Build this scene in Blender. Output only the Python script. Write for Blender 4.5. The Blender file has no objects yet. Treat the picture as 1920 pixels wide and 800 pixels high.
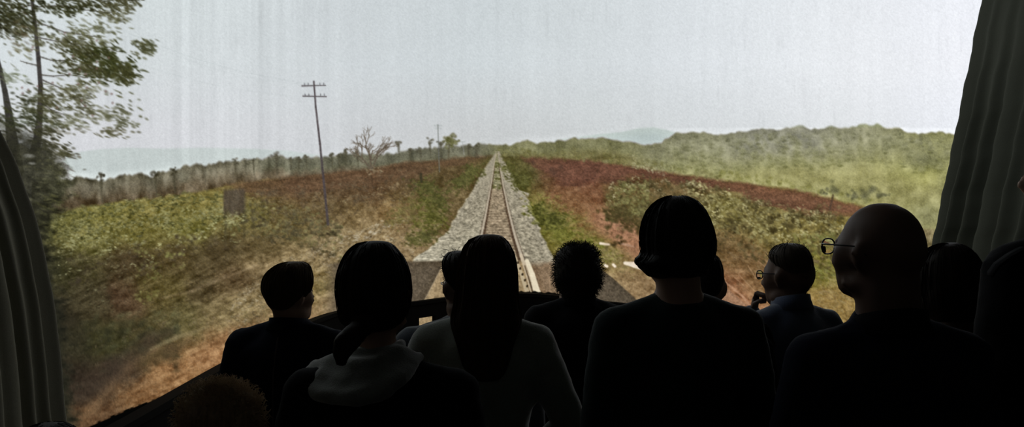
import bpy, bmesh, math, random
import numpy as np
from mathutils import Vector, Matrix, Euler

# ================================================================= camera, world, exposure
scene = bpy.context.scene
COL = scene.collection
FPX, CX, CY, CAMZ = 1700.0, 960.0, 400.0, 1.62
cam_d = bpy.data.cameras.new('camera'); cam_d.sensor_width = 36.0; cam_d.lens = 36.0 * FPX / 1920.0
cam_d.clip_start = .05; cam_d.clip_end = 100
cam = bpy.data.objects.new('camera', cam_d); COL.objects.link(cam)
cam.location = (0, 0, CAMZ); cam.rotation_euler = (math.radians(90), 0, 0)
scene.camera = cam
world = bpy.data.worlds.new('dark_hall'); scene.world = world; world.use_nodes = True
world.node_tree.nodes['Background'].inputs[0].default_value = (.001, .001, .001, 1)
world.node_tree.nodes['Background'].inputs[1].default_value = 1.0
vs = scene.view_settings
vs.view_transform = 'Standard'; vs.look = 'None'; vs.exposure = 0; vs.gamma = 1; vs.use_curve_mapping = False
scene.cycles.use_denoising = True
FILM_GAIN = 1.0            # brightness of the projected film on the screen

def at(px, py, d):         # photograph pixel + distance -> place in the hall
    return Vector(((px - CX) / FPX * d, d, CAMZ - (py - CY) / FPX * d))

# ================================================================= helpers
def tag(o, label=None, cat=None, group=None, kind=None):
    if label: o['label'] = label
    if cat: o['category'] = cat
    if group: o['group'] = group
    if kind: o['kind'] = kind
    return o

def link(name, me, mat, parent=None, smooth=True):
    o = bpy.data.objects.new(name, me); COL.objects.link(o)
    if mat: me.materials.clear(); me.materials.append(mat)
    if parent: o.parent = parent
    if smooth and len(me.polygons): me.polygons.foreach_set('use_smooth', np.ones(len(me.polygons), bool))
    return o

def empty(name, loc):
    o = bpy.data.objects.new(name, None); COL.objects.link(o); o.location = loc; o.empty_display_size = .1
    return o

def mesh_from(V, Fc):
    me = bpy.data.meshes.new('m'); me.from_pydata([tuple(v) for v in V], [], [tuple(f) for f in Fc]); me.update()
    return me

class MB:                                  # collects closed shells as vertices + faces
    def __init__(s): s.V = []; s.F = []
    def add(s, V, Fc):
        n = len(s.V); s.V += [tuple(v) for v in V]; s.F += [tuple(i + n for i in f) for f in Fc]; return s
    def rings(s, R, cap=True):             # list of equal-length vertex rings
        m = len(R[0]); V = [v for r in R for v in r]; Fc = []
        for i in range(len(R) - 1):
            for j in range(m):
                k = (j + 1) % m
                Fc.append((i * m + j, i * m + k, (i + 1) * m + k, (i + 1) * m + j))
        if cap:
            Fc.append(tuple(range(m))[::-1]); Fc.append(tuple((len(R) - 1) * m + j for j in range(m)))
        return s.add(V, Fc)
    def ell(s, c, r, rot=(0, 0, 0), nu=16, nv=10):
        M = Euler(rot).to_matrix(); c = Vector(c); R = []
        for i in range(nv + 1):
            ph = math.pi * (i + .02) / (nv + .04)
            R.append([c + M @ Vector((r[0] * math.sin(ph) * math.cos(2 * math.pi * j / nu), r[1] * math.sin(ph) * math.sin(2 * math.pi * j / nu), -r[2] * math.cos(ph))) for j in range(nu)])
        return s.rings(R)
    def cap(s, p0, r0, p1, r1, nu=12):     # tapered capsule
        p0, p1 = Vector(p0), Vector(p1); ax = (p1 - p0)
        L = ax.length; ax = ax / max(L, 1e-6)
        u = ax.orthogonal().normalized(); v = ax.cross(u); R = []
        prof = [(-math.cos(a) * r0, math.sin(a) * r0) for a in (.15, .5, .9, 1.3)] + [(L * t, r0 + (r1 - r0) * t) for t in (.25, .5, .75)] + [(L + math.cos(a) * r1, math.sin(a) * r1) for a in (1.3, .9, .5, .15)]
        for h, r in prof:
            R.append([p0 + ax * h + (u * math.cos(2 * math.pi * j / nu) + v * math.sin(2 * math.pi * j / nu)) * r for j in range(nu)])
        return s.rings(R)
    def tube(s, P, rad, nu=6):             # tapered tube through points
        P = [Vector(p) for p in P]; R = []; u = None
        for i, p in enumerate(P):
            t = (P[min(i + 1, len(P) - 1)] - P[max(i - 1, 0)]).normalized()
            u = t.orthogonal().normalized() if u is None else (u - t * u.dot(t)).normalized()
            v = t.cross(u); r = rad[i] if hasattr(rad, '__len__') else rad
            R.append([p + (u * math.cos(2 * math.pi * j / nu) + v * math.sin(2 * math.pi * j / nu)) * r for j in range(nu)])
        return s.rings(R)
    def loft(s, rows, seg=28, sub=3, ex=2.0):   # rows (z, cx, cy, rx, ry); smooth between
        rows = sorted(rows); z = np.array([r[0] for r in rows]); n = (len(rows) - 1) * sub + 1
        t = np.linspace(0, len(rows) - 1, n); A = np.array(rows); out = []
        for tt in t:
            i = min(int(tt), len(rows) - 2); f = tt - i
            p0, p1, p2, p3 = A[max(i - 1, 0)], A[i], A[i + 1], A[min(i + 2, len(rows) - 1)]
            out.append(.5 * ((2 * p1) + (-p0 + p2) * f + (2 * p0 - 5 * p1 + 4 * p2 - p3) * f * f + (-p0 + 3 * p1 - 3 * p2 + p3) * f ** 3))
        R = []
        for q in out:
            ring = []
            for j in range(seg):
                a = 2 * math.pi * j / seg; c, sn = math.cos(a), math.sin(a)
                ring.append(Vector((q[1] + max(q[3], .004) * math.copysign(abs(c) ** (2 / ex), c), q[2] + max(q[4], .004) * math.copysign(abs(sn) ** (2 / ex), sn), q[0])))
            R.append(ring)
        s.last = R
        return s.rings(R)
    def box(s, x0, x1, y0, y1, z0, z1):
        V = [(x, y, z) for z in (z0, z1) for y in (y0, y1) for x in (x0, x1)]
        return s.add(V, [(0, 2, 3, 1), (4, 5, 7, 6), (0, 1, 5, 4), (2, 6, 7, 3), (0, 4, 6, 2), (1, 3, 7, 5)])
    def xf(s, M, start=0):
        for i in range(start, len(s.V)): s.V[i] = tuple(M @ Vector(s.V[i]))
        return s
    def mesh(s): return mesh_from(s.V, s.F)

def remesh(mb, voxel, smooth=6, wrinkle=0, seed=0):
    """all overlapping shells of mb grown together into one continuous skin"""
    me = mb.mesh(); bm = bmesh.new(); bm.from_mesh(me); bmesh.ops.recalc_face_normals(bm, faces=bm.faces); bm.to_mesh(me); bm.free()
    o = bpy.data.objects.new('tmp', me); COL.objects.link(o)
    m = o.modifiers.new('r', 'REMESH'); m.mode = 'VOXEL'; m.voxel_size = voxel; m.adaptivity = 0
    if smooth:
        sm = o.modifiers.new('s', 'SMOOTH'); sm.factor = .5; sm.iterations = smooth
    dg = bpy.context.evaluated_depsgraph_get(); out = bpy.data.meshes.new_from_object(o.evaluated_get(dg))
    bpy.data.objects.remove(o); bpy.data.meshes.remove(me)
    if wrinkle:
        n = len(out.vertices); co = np.empty(n * 3, np.float32); no = np.empty(n * 3, np.float32)
        out.vertices.foreach_get('co', co); out.vertex_normals.foreach_get('vector', no)
        co = co.reshape(-1, 3); no = no.reshape(-1, 3)
        w = vnoise(co[:, 0] * 9 + co[:, 2] * 4 + 50, co[:, 2] * 13 + co[:, 1] * 7 + 50, seed, 3) - .5
        w2 = vnoise(co[:, 0] * 22 - co[:, 2] * 9 + 80, co[:, 2] * 26 + co[:, 1] * 18 + 80, seed + 5, 2) - .5
        co += no * (w * wrinkle * 2 + w2 * wrinkle * .8)[:, None]
        out.vertices.foreach_set('co', co.ravel()); out.update()
    return out

# ---------------------------------------------------------------- materials
def nodes_of(name):
    m = bpy.data.materials.new(name); m.use_nodes = True
    nt = m.node_tree; return m, nt, nt.nodes['Principled BSDF']

def cloth_mat(name, col, scale=180, var=.35, rough=.9, bump=.25, sheen=0.0):
    m, nt, p = nodes_of(name)
    tc = nt.nodes.new('ShaderNodeTexCoord'); nz = nt.nodes.new('ShaderNodeTexNoise'); nz.inputs['Scale'].default_value = scale; nz.inputs['Detail'].default_value = 3
    rp = nt.nodes.new('ShaderNodeMixRGB'); rp.inputs[1].default_value = (*[c * (1 - var) for c in col], 1); rp.inputs[2].default_value = (*[c * (1 + var) for c in col], 1)
    bp = nt.nodes.new('ShaderNodeBump'); bp.inputs['Strength'].default_value = bump; bp.inputs['Distance'].default_value = .004
    nt.links.new(tc.outputs['Object'], nz.inputs['Vector']); nt.links.new(nz.outputs['Fac'], rp.inputs[0]); nt.links.new(rp.outputs[0], p.inputs['Base Color'])
    nt.links.new(nz.outputs['Fac'], bp.inputs['Height']); nt.links.new(bp.outputs[0], p.inputs['Normal'])
    p.inputs['Roughness'].default_value = rough; p.inputs['Specular IOR Level'].default_value = .15
    if sheen: p.inputs['Sheen Weight'].default_value = sheen; p.inputs['Sheen Roughness'].default_value = .45
    return m

def hair_mat(name, col, glow=0):
    m, nt, p = nodes_of(name)
    tc = nt.nodes.new('ShaderNodeTexCoord'); mp = nt.nodes.new('ShaderNodeMapping'); mp.inputs['Scale'].default_value = (140, 140, 6)
    nz = nt.nodes.new('ShaderNodeTexNoise'); nz.inputs['Scale'].default_value = 1; nz.inputs['Detail'].default_value = 2
    rp = nt.nodes.new('ShaderNodeMixRGB'); rp.inputs[1].default_value = (*[c * .55 for c in col], 1); rp.inputs[2].default_value = (*[c * 1.5 for c in col], 1)
    bp = nt.nodes.new('ShaderNodeBump'); bp.inputs['Strength'].default_value = .4; bp.inputs['Distance'].default_value = .003
    nt.links.new(tc.outputs['Object'], mp.inputs[0]); nt.links.new(mp.outputs[0], nz.inputs['Vector']); nt.links.new(nz.outputs['Fac'], rp.inputs[0])
    nt.links.new(rp.outputs[0], p.inputs['Base Color']); nt.links.new(nz.outputs['Fac'], bp.inputs['Height']); nt.links.new(bp.outputs[0], p.inputs['Normal'])
    p.inputs['Roughness'].default_value = .6; p.inputs['Specular IOR Level'].default_value = .2
    if glow:                                   # light passing through fine hair
        tr = nt.nodes.new('ShaderNodeBsdfTranslucent'); mx = nt.nodes.new('ShaderNodeMixShader'); mx.inputs[0].default_value = glow
        nt.links.new(rp.outputs[0], tr.inputs['Color']); nt.links.new(p.outputs[0], mx.inputs[1]); nt.links.new(tr.outputs[0], mx.inputs[2]); nt.links.new(mx.outputs[0], nt.nodes['Material Output'].inputs['Surface'])
    return m

def skin_mat(name, col):
    m, nt, p = nodes_of(name)
    nz = nt.nodes.new('ShaderNodeTexNoise'); nz.inputs['Scale'].default_value = 30
    rp = nt.nodes.new('ShaderNodeMixRGB'); rp.inputs[1].default_value = (*[c * .88 for c in col], 1); rp.inputs[2].default_value = (*[min(1, c * 1.1) for c in col], 1)
    nt.links.new(nz.outputs['Fac'], rp.inputs[0]); nt.links.new(rp.outputs[0], p.inputs['Base Color'])
    p.inputs['Roughness'].default_value = .55; p.inputs['Specular IOR Level'].default_value = .3
    return m

def plain_mat(name, col, rough=.6, metal=0.0, scale=12, var=.15):
    m, nt, p = nodes_of(name)
    nz = nt.nodes.new('ShaderNodeTexNoise'); nz.inputs['Scale'].default_value = scale; nz.inputs['Detail'].default_value = 4
    rp = nt.nodes.new('ShaderNodeMixRGB'); rp.inputs[1].default_value = (*[c * (1 - var) for c in col], 1); rp.inputs[2].default_value = (*[c * (1 + var) for c in col], 1)
    nt.links.new(nz.outputs['Fac'], rp.inputs[0]); nt.links.new(rp.outputs[0], p.inputs['Base Color'])
    p.inputs['Roughness'].default_value = rough; p.inputs['Metallic'].default_value = metal; p.inputs['Specular IOR Level'].default_value = .2
    return m
# ---------------------------------------------------------------- the projected film frame
# A film of a railway line, computed as a flat colour field (no files): it is only ever shown
# as light on the projection screen's own surface.
PX0, PY0, PW, PH = -240, -160, 2440, 1100

def ss(a, b, x):
    t = np.clip((x - a) / (b - a), 0, 1)
    return t * t * (3 - 2 * t)

_tab = np.random.RandomState(5).rand(256, 256).astype(np.float32)

def vnoise(u, v, seed=0, octv=3, gain=.55):
    out = np.zeros(u.shape, np.float32); amp = 1.0; tot = 0
    for o in range(octv):
        uu = u * (2 ** o) + seed * 17.3 + o * 31.7; vv = v * (2 ** o) + seed * 9.1 + o * 11.3
        iu = np.floor(uu).astype(np.int32); iv = np.floor(vv).astype(np.int32)
        fu = (uu - iu).astype(np.float32); fv = (vv - iv).astype(np.float32)
        fu = fu * fu * (3 - 2 * fu); fv = fv * fv * (3 - 2 * fv)
        a = _tab[iv & 255, iu & 255]; b = _tab[iv & 255, (iu + 1) & 255]
        c = _tab[(iv + 1) & 255, iu & 255]; d = _tab[(iv + 1) & 255, (iu + 1) & 255]
        out += amp * ((a * (1 - fu) + b * fu) * (1 - fv) + (c * (1 - fu) + d * fu) * fv)
        tot += amp; amp *= gain
    return out / tot                     # 0..1, mean .5

class Film:
    def __init__(s):
        s.im = np.zeros((PH, PW, 3), np.float32)
    def win(s, x0, y0, x1, y1):
        x0 = int(max(x0, PX0)); y0 = int(max(y0, PY0)); x1 = int(min(x1, PX0 + PW)); y1 = int(min(y1, PY0 + PH))
        sl = (slice(y0 - PY0, y1 - PY0), slice(x0 - PX0, x1 - PX0))
        X, Y = np.meshgrid(np.arange(x0, x1, dtype=np.float32), np.arange(y0, y1, dtype=np.float32))
        return sl, X, Y
    def mix(s, sl, m, col):
        col = np.asarray(col, np.float32)
        m = np.clip(m, 0, 1)[..., None]
        s.im[sl] += (col - s.im[sl]) * m
    def line(s, pts, w, col, a=1.0, soft=.8):
        for (xa, ya, *wa), (xb, yb, *wb) in zip(pts[:-1], pts[1:]):
            w0 = wa[0] if wa else w; w1 = wb[0] if wb else w
            r = max(w0, w1) + 3
            sl, X, Y = s.win(min(xa, xb) - r, min(ya, yb) - r, max(xa, xb) + r + 1, max(ya, yb) + r + 1)
            if X.size == 0: continue
            dx, dy = xb - xa, yb - ya; L2 = dx * dx + dy * dy + 1e-6
            t = np.clip(((X - xa) * dx + (Y - ya) * dy) / L2, 0, 1)
            d = np.hypot(X - xa - t * dx, Y - ya - t * dy)
            hw = (w0 + (w1 - w0) * t) / 2
            s.mix(sl, a * (1 - ss(hw - soft, hw + soft, d)), col)
    def blob(s, x, y, rx, ry, ang, col, a=1.0, hard=.45):
        r = max(rx, ry) + 1
        sl, X, Y = s.win(x - r, y - r, x + r + 2, y + r + 2)
        if X.size == 0: return
        c, sn = math.cos(ang), math.sin(ang)
        u = ((X - x) * c + (Y - y) * sn) / rx; v = (-(X - x) * sn + (Y - y) * c) / ry
        s.mix(sl, a * (1 - ss(hard, 1.0, np.sqrt(u * u + v * v))), col)

def curve(xs, pts):
    p = np.array(pts, np.float32)
    return np.interp(xs, p[:, 0], p[:, 1])

def paint_film():
    F = Film(); im = F.im; rng = np.random.RandomState(11)
    full, X, Y = F.win(PX0, PY0, PX0 + PW, PY0 + PH)
    # ---- sky: hazy, brighter to the right
    cx = [0, 300, 600, 900, 1100, 1300, 1600, 1820]
    rows = [(-100, [(212, 221, 223), (208, 217, 218), (204, 211, 214), (203, 211, 214), (208, 215, 218), (217, 223, 227), (229, 233, 238), (240, 243, 251)]),
            (120, [(212, 219, 222), (210, 216, 218), (206, 212, 215), (204, 211, 214), (210, 216, 219), (221, 226, 230), (233, 236, 240), (241, 243, 249)]),
            (250, [(213, 215, 219), (211, 213, 217), (204, 207, 210), (199, 202, 203), (202, 206, 207), (209, 213, 215), (226, 229, 232), (233, 236, 243)])]
    ry = [r[0] for r in rows]
    colx = []
    for yv, cs in rows:
        cs = np.array(cs, np.float32)
        colx.append(np.stack([np.interp(X[0], cx, cs[:, k]) for k in range(3)], -1))
    t = np.clip((Y[:, :1] - ry[0]) / (ry[1] - ry[0]), 0, 1)[..., None]
    t2 = np.clip((Y[:, :1] - ry[1]) / (ry[2] - ry[1]), 0, 1)[..., None]
    im[:] = (colx[0][None] * (1 - t) + colx[1][None] * t) * (1 - t2) + colx[2][None] * t2
    im += ((vnoise(X / 160, Y / 90, 3, 3) - .5) * 7)[..., None]
    # ---- overhead wires
    for a, b, al in (((240, 62), (588, 158), .22), ((300, 92), (580, 158), .12), ((230, 110), (590, 183), .12)):
        pts = [(a[0] + (b[0] - a[0]) * k / 12, a[1] + (b[1] - a[1]) * k / 12 + 14 * math.sin(math.pi * k / 12)) for k in range(13)]
        F.line(pts, 1.4, (168, 178, 178), al)
    # ---- distant hills
    sl, x, y = F.win(60, 225, 700, 420)
    top = curve(x[0], [(60, 300), (110, 296), (140, 285), (190, 279), (240, 276), (300, 278), (380, 276), (470, 278), (530, 281), (600, 290), (700, 306)])
    F.mix(sl, ss(-2, 3, y - top) * .95, np.array((193, 202, 200)) + ((vnoise(x / 22, y / 60, 4) - .5) * 14)[..., None])
    sl, x, y = F.win(1040, 225, 1330, 420)
    top = curve(x[0], [(1040, 262), (1120, 251), (1165, 247), (1195, 240), (1225, 238), (1250, 243), (1275, 250), (1330, 262)])
    F.mix(sl, ss(-2, 3, y - top) * .9, np.array((186, 198, 193)) - (ss(0, 22, y - top)[..., None] * np.array((10, 9, 6))))
    # ---- wooded rise on the right
    sl, x, y = F.win(890, 215, PX0 + PW, 520)
    top = curve(x[0], [(890, 276), (930, 270), (960, 273), (978, 264), (990, 261), (1006, 267), (1030, 264), (1060, 262), (1090, 257), (1120, 258), (1150, 262),
                       (1185, 268), (1215, 272), (1240, 268), (1258, 252), (1272, 248), (1300, 246), (1330, 250), (1362, 250), (1385, 246), (1420, 242), (1455, 243),
                       (1480, 240), (1500, 235), (1520, 240), (1560, 237), (1590, 239), (1612, 233), (1645, 233), (1680, 240), (1722, 250), (1745, 246), (1790, 250), (2100, 262)])
    top = top + (vnoise(x / 13, x * 0, 8, 2) - .5) * 8
    n1 = vnoise(x / 26, y / 20, 12, 4); n2 = vnoise(x / 9, y / 34, 13, 3)
    d = y - top
    hill = np.array((143, 145, 114), np.float32) + (ss(20, 95, d)[..., None] * np.array((12, 6, -14)))
    w = (1 - ss(1150, 1290, x))[..., None]
    near = np.array((124, 124, 88), np.float32) + (ss(8, 40, d)[..., None] * np.array((-14, -22, -26)))
    hill = hill * (1 - w) + near * w
    g = (ss(1330, 1420, x) * (1 - ss(1500, 1600, x)) * (1 - ss(30, 80, d)))[..., None]
    hill = hill + g * np.array((-2, -2, 8)) + (ss(1600, 1760, x) * (1 - ss(60, 120, d)))[..., None] * np.array((6, 8, -10))
    hill = hill + ((n1 - .5) * 62)[..., None] * np.array((1, 1, .85)) + ((n2 - .5) * 28 * (1 - .5 * ss(1250, 1400, x)))[..., None]
    g = (np.exp(-((x - 1735) / 38) ** 2 - ((y - 302) / 17) ** 2) + np.exp(-((x - 1740) / 30) ** 2 - ((y - 405) / 26) ** 2) * .8 + .6 * np.exp(-((x - 1770) / 16) ** 2 - ((y - 330) / 30) ** 2))[..., None]
    hill = hill - g * np.array((30, 26, 12))
    F.mix(sl, ss(-2.5, 3.5, d), hill)
    # crowns along the ridge
    for k in range(420):
        xx = rng.uniform(1240, 1800); i = int(np.clip(xx - 890, 0, x.shape[1] - 1)); yy = top[0, i] + rng.uniform(2, 70) ** 1.0
        c = np.array((126, 132, 100)) + rng.uniform(-16, 18) + np.array((8, 8, -8)) * (yy - top[0, i]) / 60
        F.blob(xx, yy, rng.uniform(5, 12), rng.uniform(4, 8), 0, c + 6, .4, .1)
        F.blob(xx + 2, yy + 6, rng.uniform(5, 10), rng.uniform(3, 5), 0, c - 26, .3, .1)
    # ---- tree belt on the left
    sl, x, y = F.win(60, 235, 945, 460)
    top = curve(x[0], [(60, 338), (130, 336), (150, 331), (175, 337), (200, 334), (225, 330), (258, 323), (280, 331), (300, 322), (330, 319), (345, 310), (380, 308), (400, 305), (440, 300), (470, 296),
                       (500, 296), (520, 288), (540, 296), (600, 294), (640, 290), (700, 286), (740, 287), (790, 278), (830, 276), (850, 272), (880, 272), (900, 268), (920, 272), (945, 274)])
    top = top + (vnoise(x / 9, x * 0, 21, 2) - .5) * 9
    n1 = vnoise(x / 13, y / 30, 22, 4); n2 = vnoise(x / 34, y / 26, 23, 3); d = y - top
    belt = np.array((108, 103, 85), np.float32) + ((n1 - .5) * 78 + (n2 - .5) * 56)[..., None] * np.array((1, .98, .9))
    belt = belt - ss(8, 46, d)[..., None] * np.array((12, 20, 22))
    hz = ss(420, 560, x)[..., None] * (1 - ss(18, 34, d))[..., None]
    belt = belt + hz * np.array((0, 6, 4))
    F.mix(sl, ss(-3, 4, d) * (1 - ss(902, 938, x)), belt)
    # rounder crowns and palms in the belt
    def palm(px, py, h, s, col, a=.8):
        F.line([(px, py), (px + h * .03, py + h * .6), (px + h * .06, py + h)], 2.8 * s, col, a * .55, 1.6)
        for k in range(9):
            F.blob(px + rng.normal(0, 2.4 * s), py + rng.normal(0, 2.2 * s), rng.uniform(2.4, 4.6) * s, rng.uniform(2, 3.8) * s, rng.uniform(-1, 1), np.array(col) + rng.uniform(-10, 14), a * .75, .1)
        F.blob(px + h * .02, py + h * .4, 3.6 * s, h * .42, 0, col, a * .6, .0)
    for (a, b, r, c) in ((255, 345, 24, (112, 104, 84)), (160, 355, 22, (106, 100, 84)), (520, 303, 13, (98, 98, 80)), (345, 330, 16, (118, 116, 98)), (880, 283, 12, (98, 94, 74)), (907, 280, 14, (112, 112, 84)), (690, 300, 14, (112, 104, 86))):
        F.blob(a, b, r, r * .9, 0, c, .55, .2)
        F.blob(a, b + r * .55, r * .8, r * .5, 0, np.array(c) - 16, .4, .1)
    for p in ((189, 328, 50, 1.5), (291, 324, 44, 1.5), (326, 320, 40, 1.3), (441, 302, 24, 1.2), (460, 302, 26, .9), (475, 301, 26, .9), (518, 293, 32, 1.7), (545, 298, 30, 1.2), (560, 298, 30, 1.2),
              (574, 293, 26, 1.0), (622, 290, 24, 1.1), (635, 290, 20, 1.0), (648, 284, 26, 1.2), (670, 286, 26, 1.2), (747, 268, 26, 1.3), (806, 266, 30, 1.2), (826, 268, 40, 1.5), (768, 280, 20, 1.2), (788, 280, 20, 1.2), (878, 276, 24, 1.3), (893, 274, 24, 1.3)):
        palm(*p, np.array((80, 76, 60)) + rng.uniform(-5, 5))
    for k in range(46):                                            # the leafy tree beside the far mast
        F.blob(845 + rng.normal(0, 6.5), 264 + rng.normal(0, 5), rng.uniform(4, 7), rng.uniform(3, 6), 0, np.array((102, 106, 64)) + rng.uniform(-22, 20), .75, .1)
    F.line([(842, 270), (841, 296)], 4, (86, 80, 62), .7)
    # ---- ground: soft colour field from samples of the frame
    cp = [(60, 420, 78, 78, 48), (100, 410, 104, 104, 55), (200, 400, 120, 117, 60), (300, 385, 122, 116, 63), (400, 375, 122, 115, 63), (160, 450, 118, 116, 67), (260, 440, 114, 110, 58), (350, 430, 112, 110, 58),
          (480, 400, 102, 96, 54), (540, 410, 94, 83, 50), (110, 500, 72, 72, 46), (150, 500, 78, 74, 47), (250, 490, 76, 64, 44), (330, 480, 80, 69, 43), (420, 475, 76, 66, 44), (500, 465, 96, 84, 56), (560, 430, 96, 85, 54),
          (100, 600, 50, 46, 35), (170, 560, 76, 70, 50), (230, 560, 92, 72, 54), (300, 540, 92, 83, 47), (380, 540, 78, 68, 46), (450, 525, 92, 77, 55), (500, 500, 128, 112, 84), (110, 700, 52, 46, 37),
          (150, 640, 60, 58, 42), (200, 640, 70, 69, 40), (280, 640, 80, 74, 46), (350, 600, 98, 92, 60), (420, 585, 122, 110, 80), (470, 560, 132, 118, 87), (160, 720, 68, 57, 48), (220, 700, 72, 60, 49),
          (180, 790, 116, 88, 64), (260, 740, 140, 105, 72), (330, 700, 150, 114, 79), (400, 670, 152, 115, 82), (450, 640, 152, 119, 87), (540, 480, 132, 117, 87), (600, 470, 136, 121, 92), (640, 440, 140, 125, 96), (700, 425, 143, 126, 96),
          (600, 540, 126, 111, 72), (620, 570, 152, 133, 103), (560, 600, 146, 120, 90), (600, 395, 100, 86, 60), (660, 400, 112, 95, 64), (740, 395, 128, 106, 72), (800, 350, 92, 82, 52), (770, 370, 104, 90, 60), (850, 380, 110, 96, 68), (760, 330, 92, 74, 54), (850, 325, 92, 78, 52),
          (700, 355, 92, 72, 52), (640, 350, 88, 70, 52), (560, 352, 100, 78, 58), (520, 365, 108, 92, 60), (760, 470, 140, 122, 94), (1000, 315, 88, 84, 50), (1050, 330, 104, 68, 54), (1100, 330, 104, 64, 52), (970, 330, 84, 84, 44), (1010, 400, 98, 100, 44),
          (1060, 370, 124, 90, 64), (1120, 370, 122, 84, 62), (1060, 430, 112, 112, 52), (1110, 415, 134, 98, 70), (1165, 420, 142, 99, 76), (1195, 450, 142, 99, 78), (1120, 450, 118, 110, 58), (1150, 480, 126, 112, 70),
          (1180, 505, 142, 122, 92), (1210, 530, 138, 116, 88), (1150, 370, 98, 90, 55), (1200, 400, 86, 80, 46), (1170, 330, 106, 78, 56), (1300, 345, 108, 92, 62), (1350, 400, 120, 114, 66), (1450, 430, 124, 116, 68),
          (1400, 490, 116, 92, 62), (1350, 460, 108, 88, 57), (1540, 430, 124, 114, 64), (1540, 500, 116, 113, 50), (1560, 570, 142, 120, 72), (1430, 530, 122, 94, 64), (1370, 540, 140, 100, 74), (1390, 575, 168, 122, 94), (1700, 520, 120, 110, 64), (1760, 430, 124, 116, 88),
          (1000, 700, 120, 100, 80), (500, 800, 130, 100, 72), (1500, 700, 130, 106, 76)]
    cp = np.array(cp, np.float32)
    gx = np.arange(PX0, PX0 + PW + 16, 16, dtype=np.float32); gy = np.arange(PY0, PY0 + PH + 16, 16, dtype=np.float32)
    GX, GY = np.meshgrid(gx, gy)
    wsum = np.zeros(GX.shape, np.float32); acc = np.zeros(GX.shape + (3,), np.float32)
    for q in cp:
        wv = 1.0 / (((GX - q[0]) ** 2 + ((GY - q[1]) * 1.35) ** 2) / 900 + .35) ** 2.2
        wsum += wv; acc += wv[..., None] * q[2:]
    acc /= wsum[..., None]
    def up(u, v):                                                   # bilinear read of the coarse field
        fu = (u - PX0) / 16; fv = (v - PY0) / 16
        iu = np.clip(fu.astype(int), 0, len(gx) - 2); iv = np.clip(fv.astype(int), 0, len(gy) - 2)
        a = np.clip(fu - iu, 0, 1)[..., None]; b = np.clip(fv - iv, 0, 1)[..., None]
        return (acc[iv, iu] * (1 - a) + acc[iv, iu + 1] * a) * (1 - b) + (acc[iv + 1, iu] * (1 - a) + acc[iv + 1, iu + 1] * a) * b
    sl, x, y = F.win(PX0, 280, PX0 + PW, PY0 + PH)
    wob = (vnoise(x / 11, y / 11, 33, 3) - .5) * 12
    wx = (vnoise(x / 30, y / 30, 35, 3) - .5) * 46
    gr = up(x + wx, y + wob)
    # scrub texture: streaked along the film's travel on the left, upright on the right
    ls = 1 - ss(560, 800, x)
    u1 = x * .86 + y * -.5; v1 = x * .45 + y * .9
    st = vnoise(u1 / 26, v1 / 5, 36, 4); fine = vnoise(x / 5, y / 4, 37, 3); mid = vnoise(x / 17, y / 12, 38, 3)
    gr = gr + gr.mean(-1, keepdims=True) * ((st - .5) * (.62 - .22 * ss(560, 640, y)) * ls * ss(430, 520, y) + (fine - .5) * .42 + (mid - .5) * .5)[..., None] * np.array((1, .97, .85))
    gtop = curve(x[0], [(PX0, 420), (60, 412), (130, 392), (200, 380), (300, 368), (380, 357), (420, 347), (520, 333), (600, 327), (700, 316), (760, 304), (850, 298), (905, 292), (930, 289), (960, 290), (1000, 293),
                        (1060, 297), (1120, 303), (1200, 314), (1300, 330), (1380, 340), (1480, 353), (1560, 371), (1620, 386), (1700, 420), (1790, 440), (2200, 470)])
    gl = gr.mean(-1, keepdims=True); gr = (gl + (gr - gl) * .93) * np.array((1.0, .965, .88))
    F.mix(sl, ss(-3, 5, y - gtop + (mid - .5) * 9), gr)
    # red burnt fields
    def band(x0, x1, topc, botc, col, seed, amt=1, e=5):
        sl, x, y = F.win(x0, 270, x1, 470)
        t0 = curve(x[0], topc); b0 = curve(x[0], botc)
        n = vnoise(x / 22, y / 7, seed, 4); n2 = vnoise(x / 4, y / 3, seed + 1, 2)
        m = ss(-e, e, y - t0 + (n - .5) * 10) * (1 - ss(-e * 1.6, e * 1.6, y - b0 + (n - .5) * 26))
        F.mix(sl, m * amt, np.array(col, np.float32) * (1 + ((n - .5) * .42 + (n2 - .5) * .3)[..., None]))
    band(380, 925, [(380, 364), (420, 347), (520, 334), (600, 327), (700, 316), (760, 304), (850, 297), (925, 290)],
         [(380, 352), (420, 350), (470, 368), (540, 366), (600, 360), (680, 350), (760, 335), (820, 318), (870, 308), (925, 290)], (95, 72, 52), 41, .75)
    band(975, 1700, [(975, 292), (1050, 297), (1120, 303), (1200, 315), (1300, 331), (1380, 342), (1480, 355), (1560, 373), (1610, 388), (1700, 425)],
         [(975, 292), (1010, 318), (1060, 346), (1140, 338), (1200, 330), (1300, 345), (1380, 362), (1430, 385), (1500, 400), (1560, 404), (1610, 402), (1700, 430)], (104, 70, 55), 44, .88)
    band(1340, 1640, [(1340, 338), (1440, 352), (1560, 376), (1640, 398)], [(1340, 350), (1430, 370), (1520, 388), (1600, 402), (1640, 404)], (124, 88, 64), 47, .6)
    # upper fringe of bushes between red field and hill
    for k in range(240):
        xx = rng.uniform(930, 1640); yy = np.interp(xx, [930, 1120, 1300, 1480, 1640], [288, 300, 327, 350, 388]) + rng.uniform(-13, 3)
        F.blob(xx, yy, rng.uniform(3, 9), rng.uniform(3, 8), 0, np.array((118, 114, 72)) + rng.uniform(-26, 22) + (np.array((16, 18, 2)) if xx > 1350 else 0), .45, .1)
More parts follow.
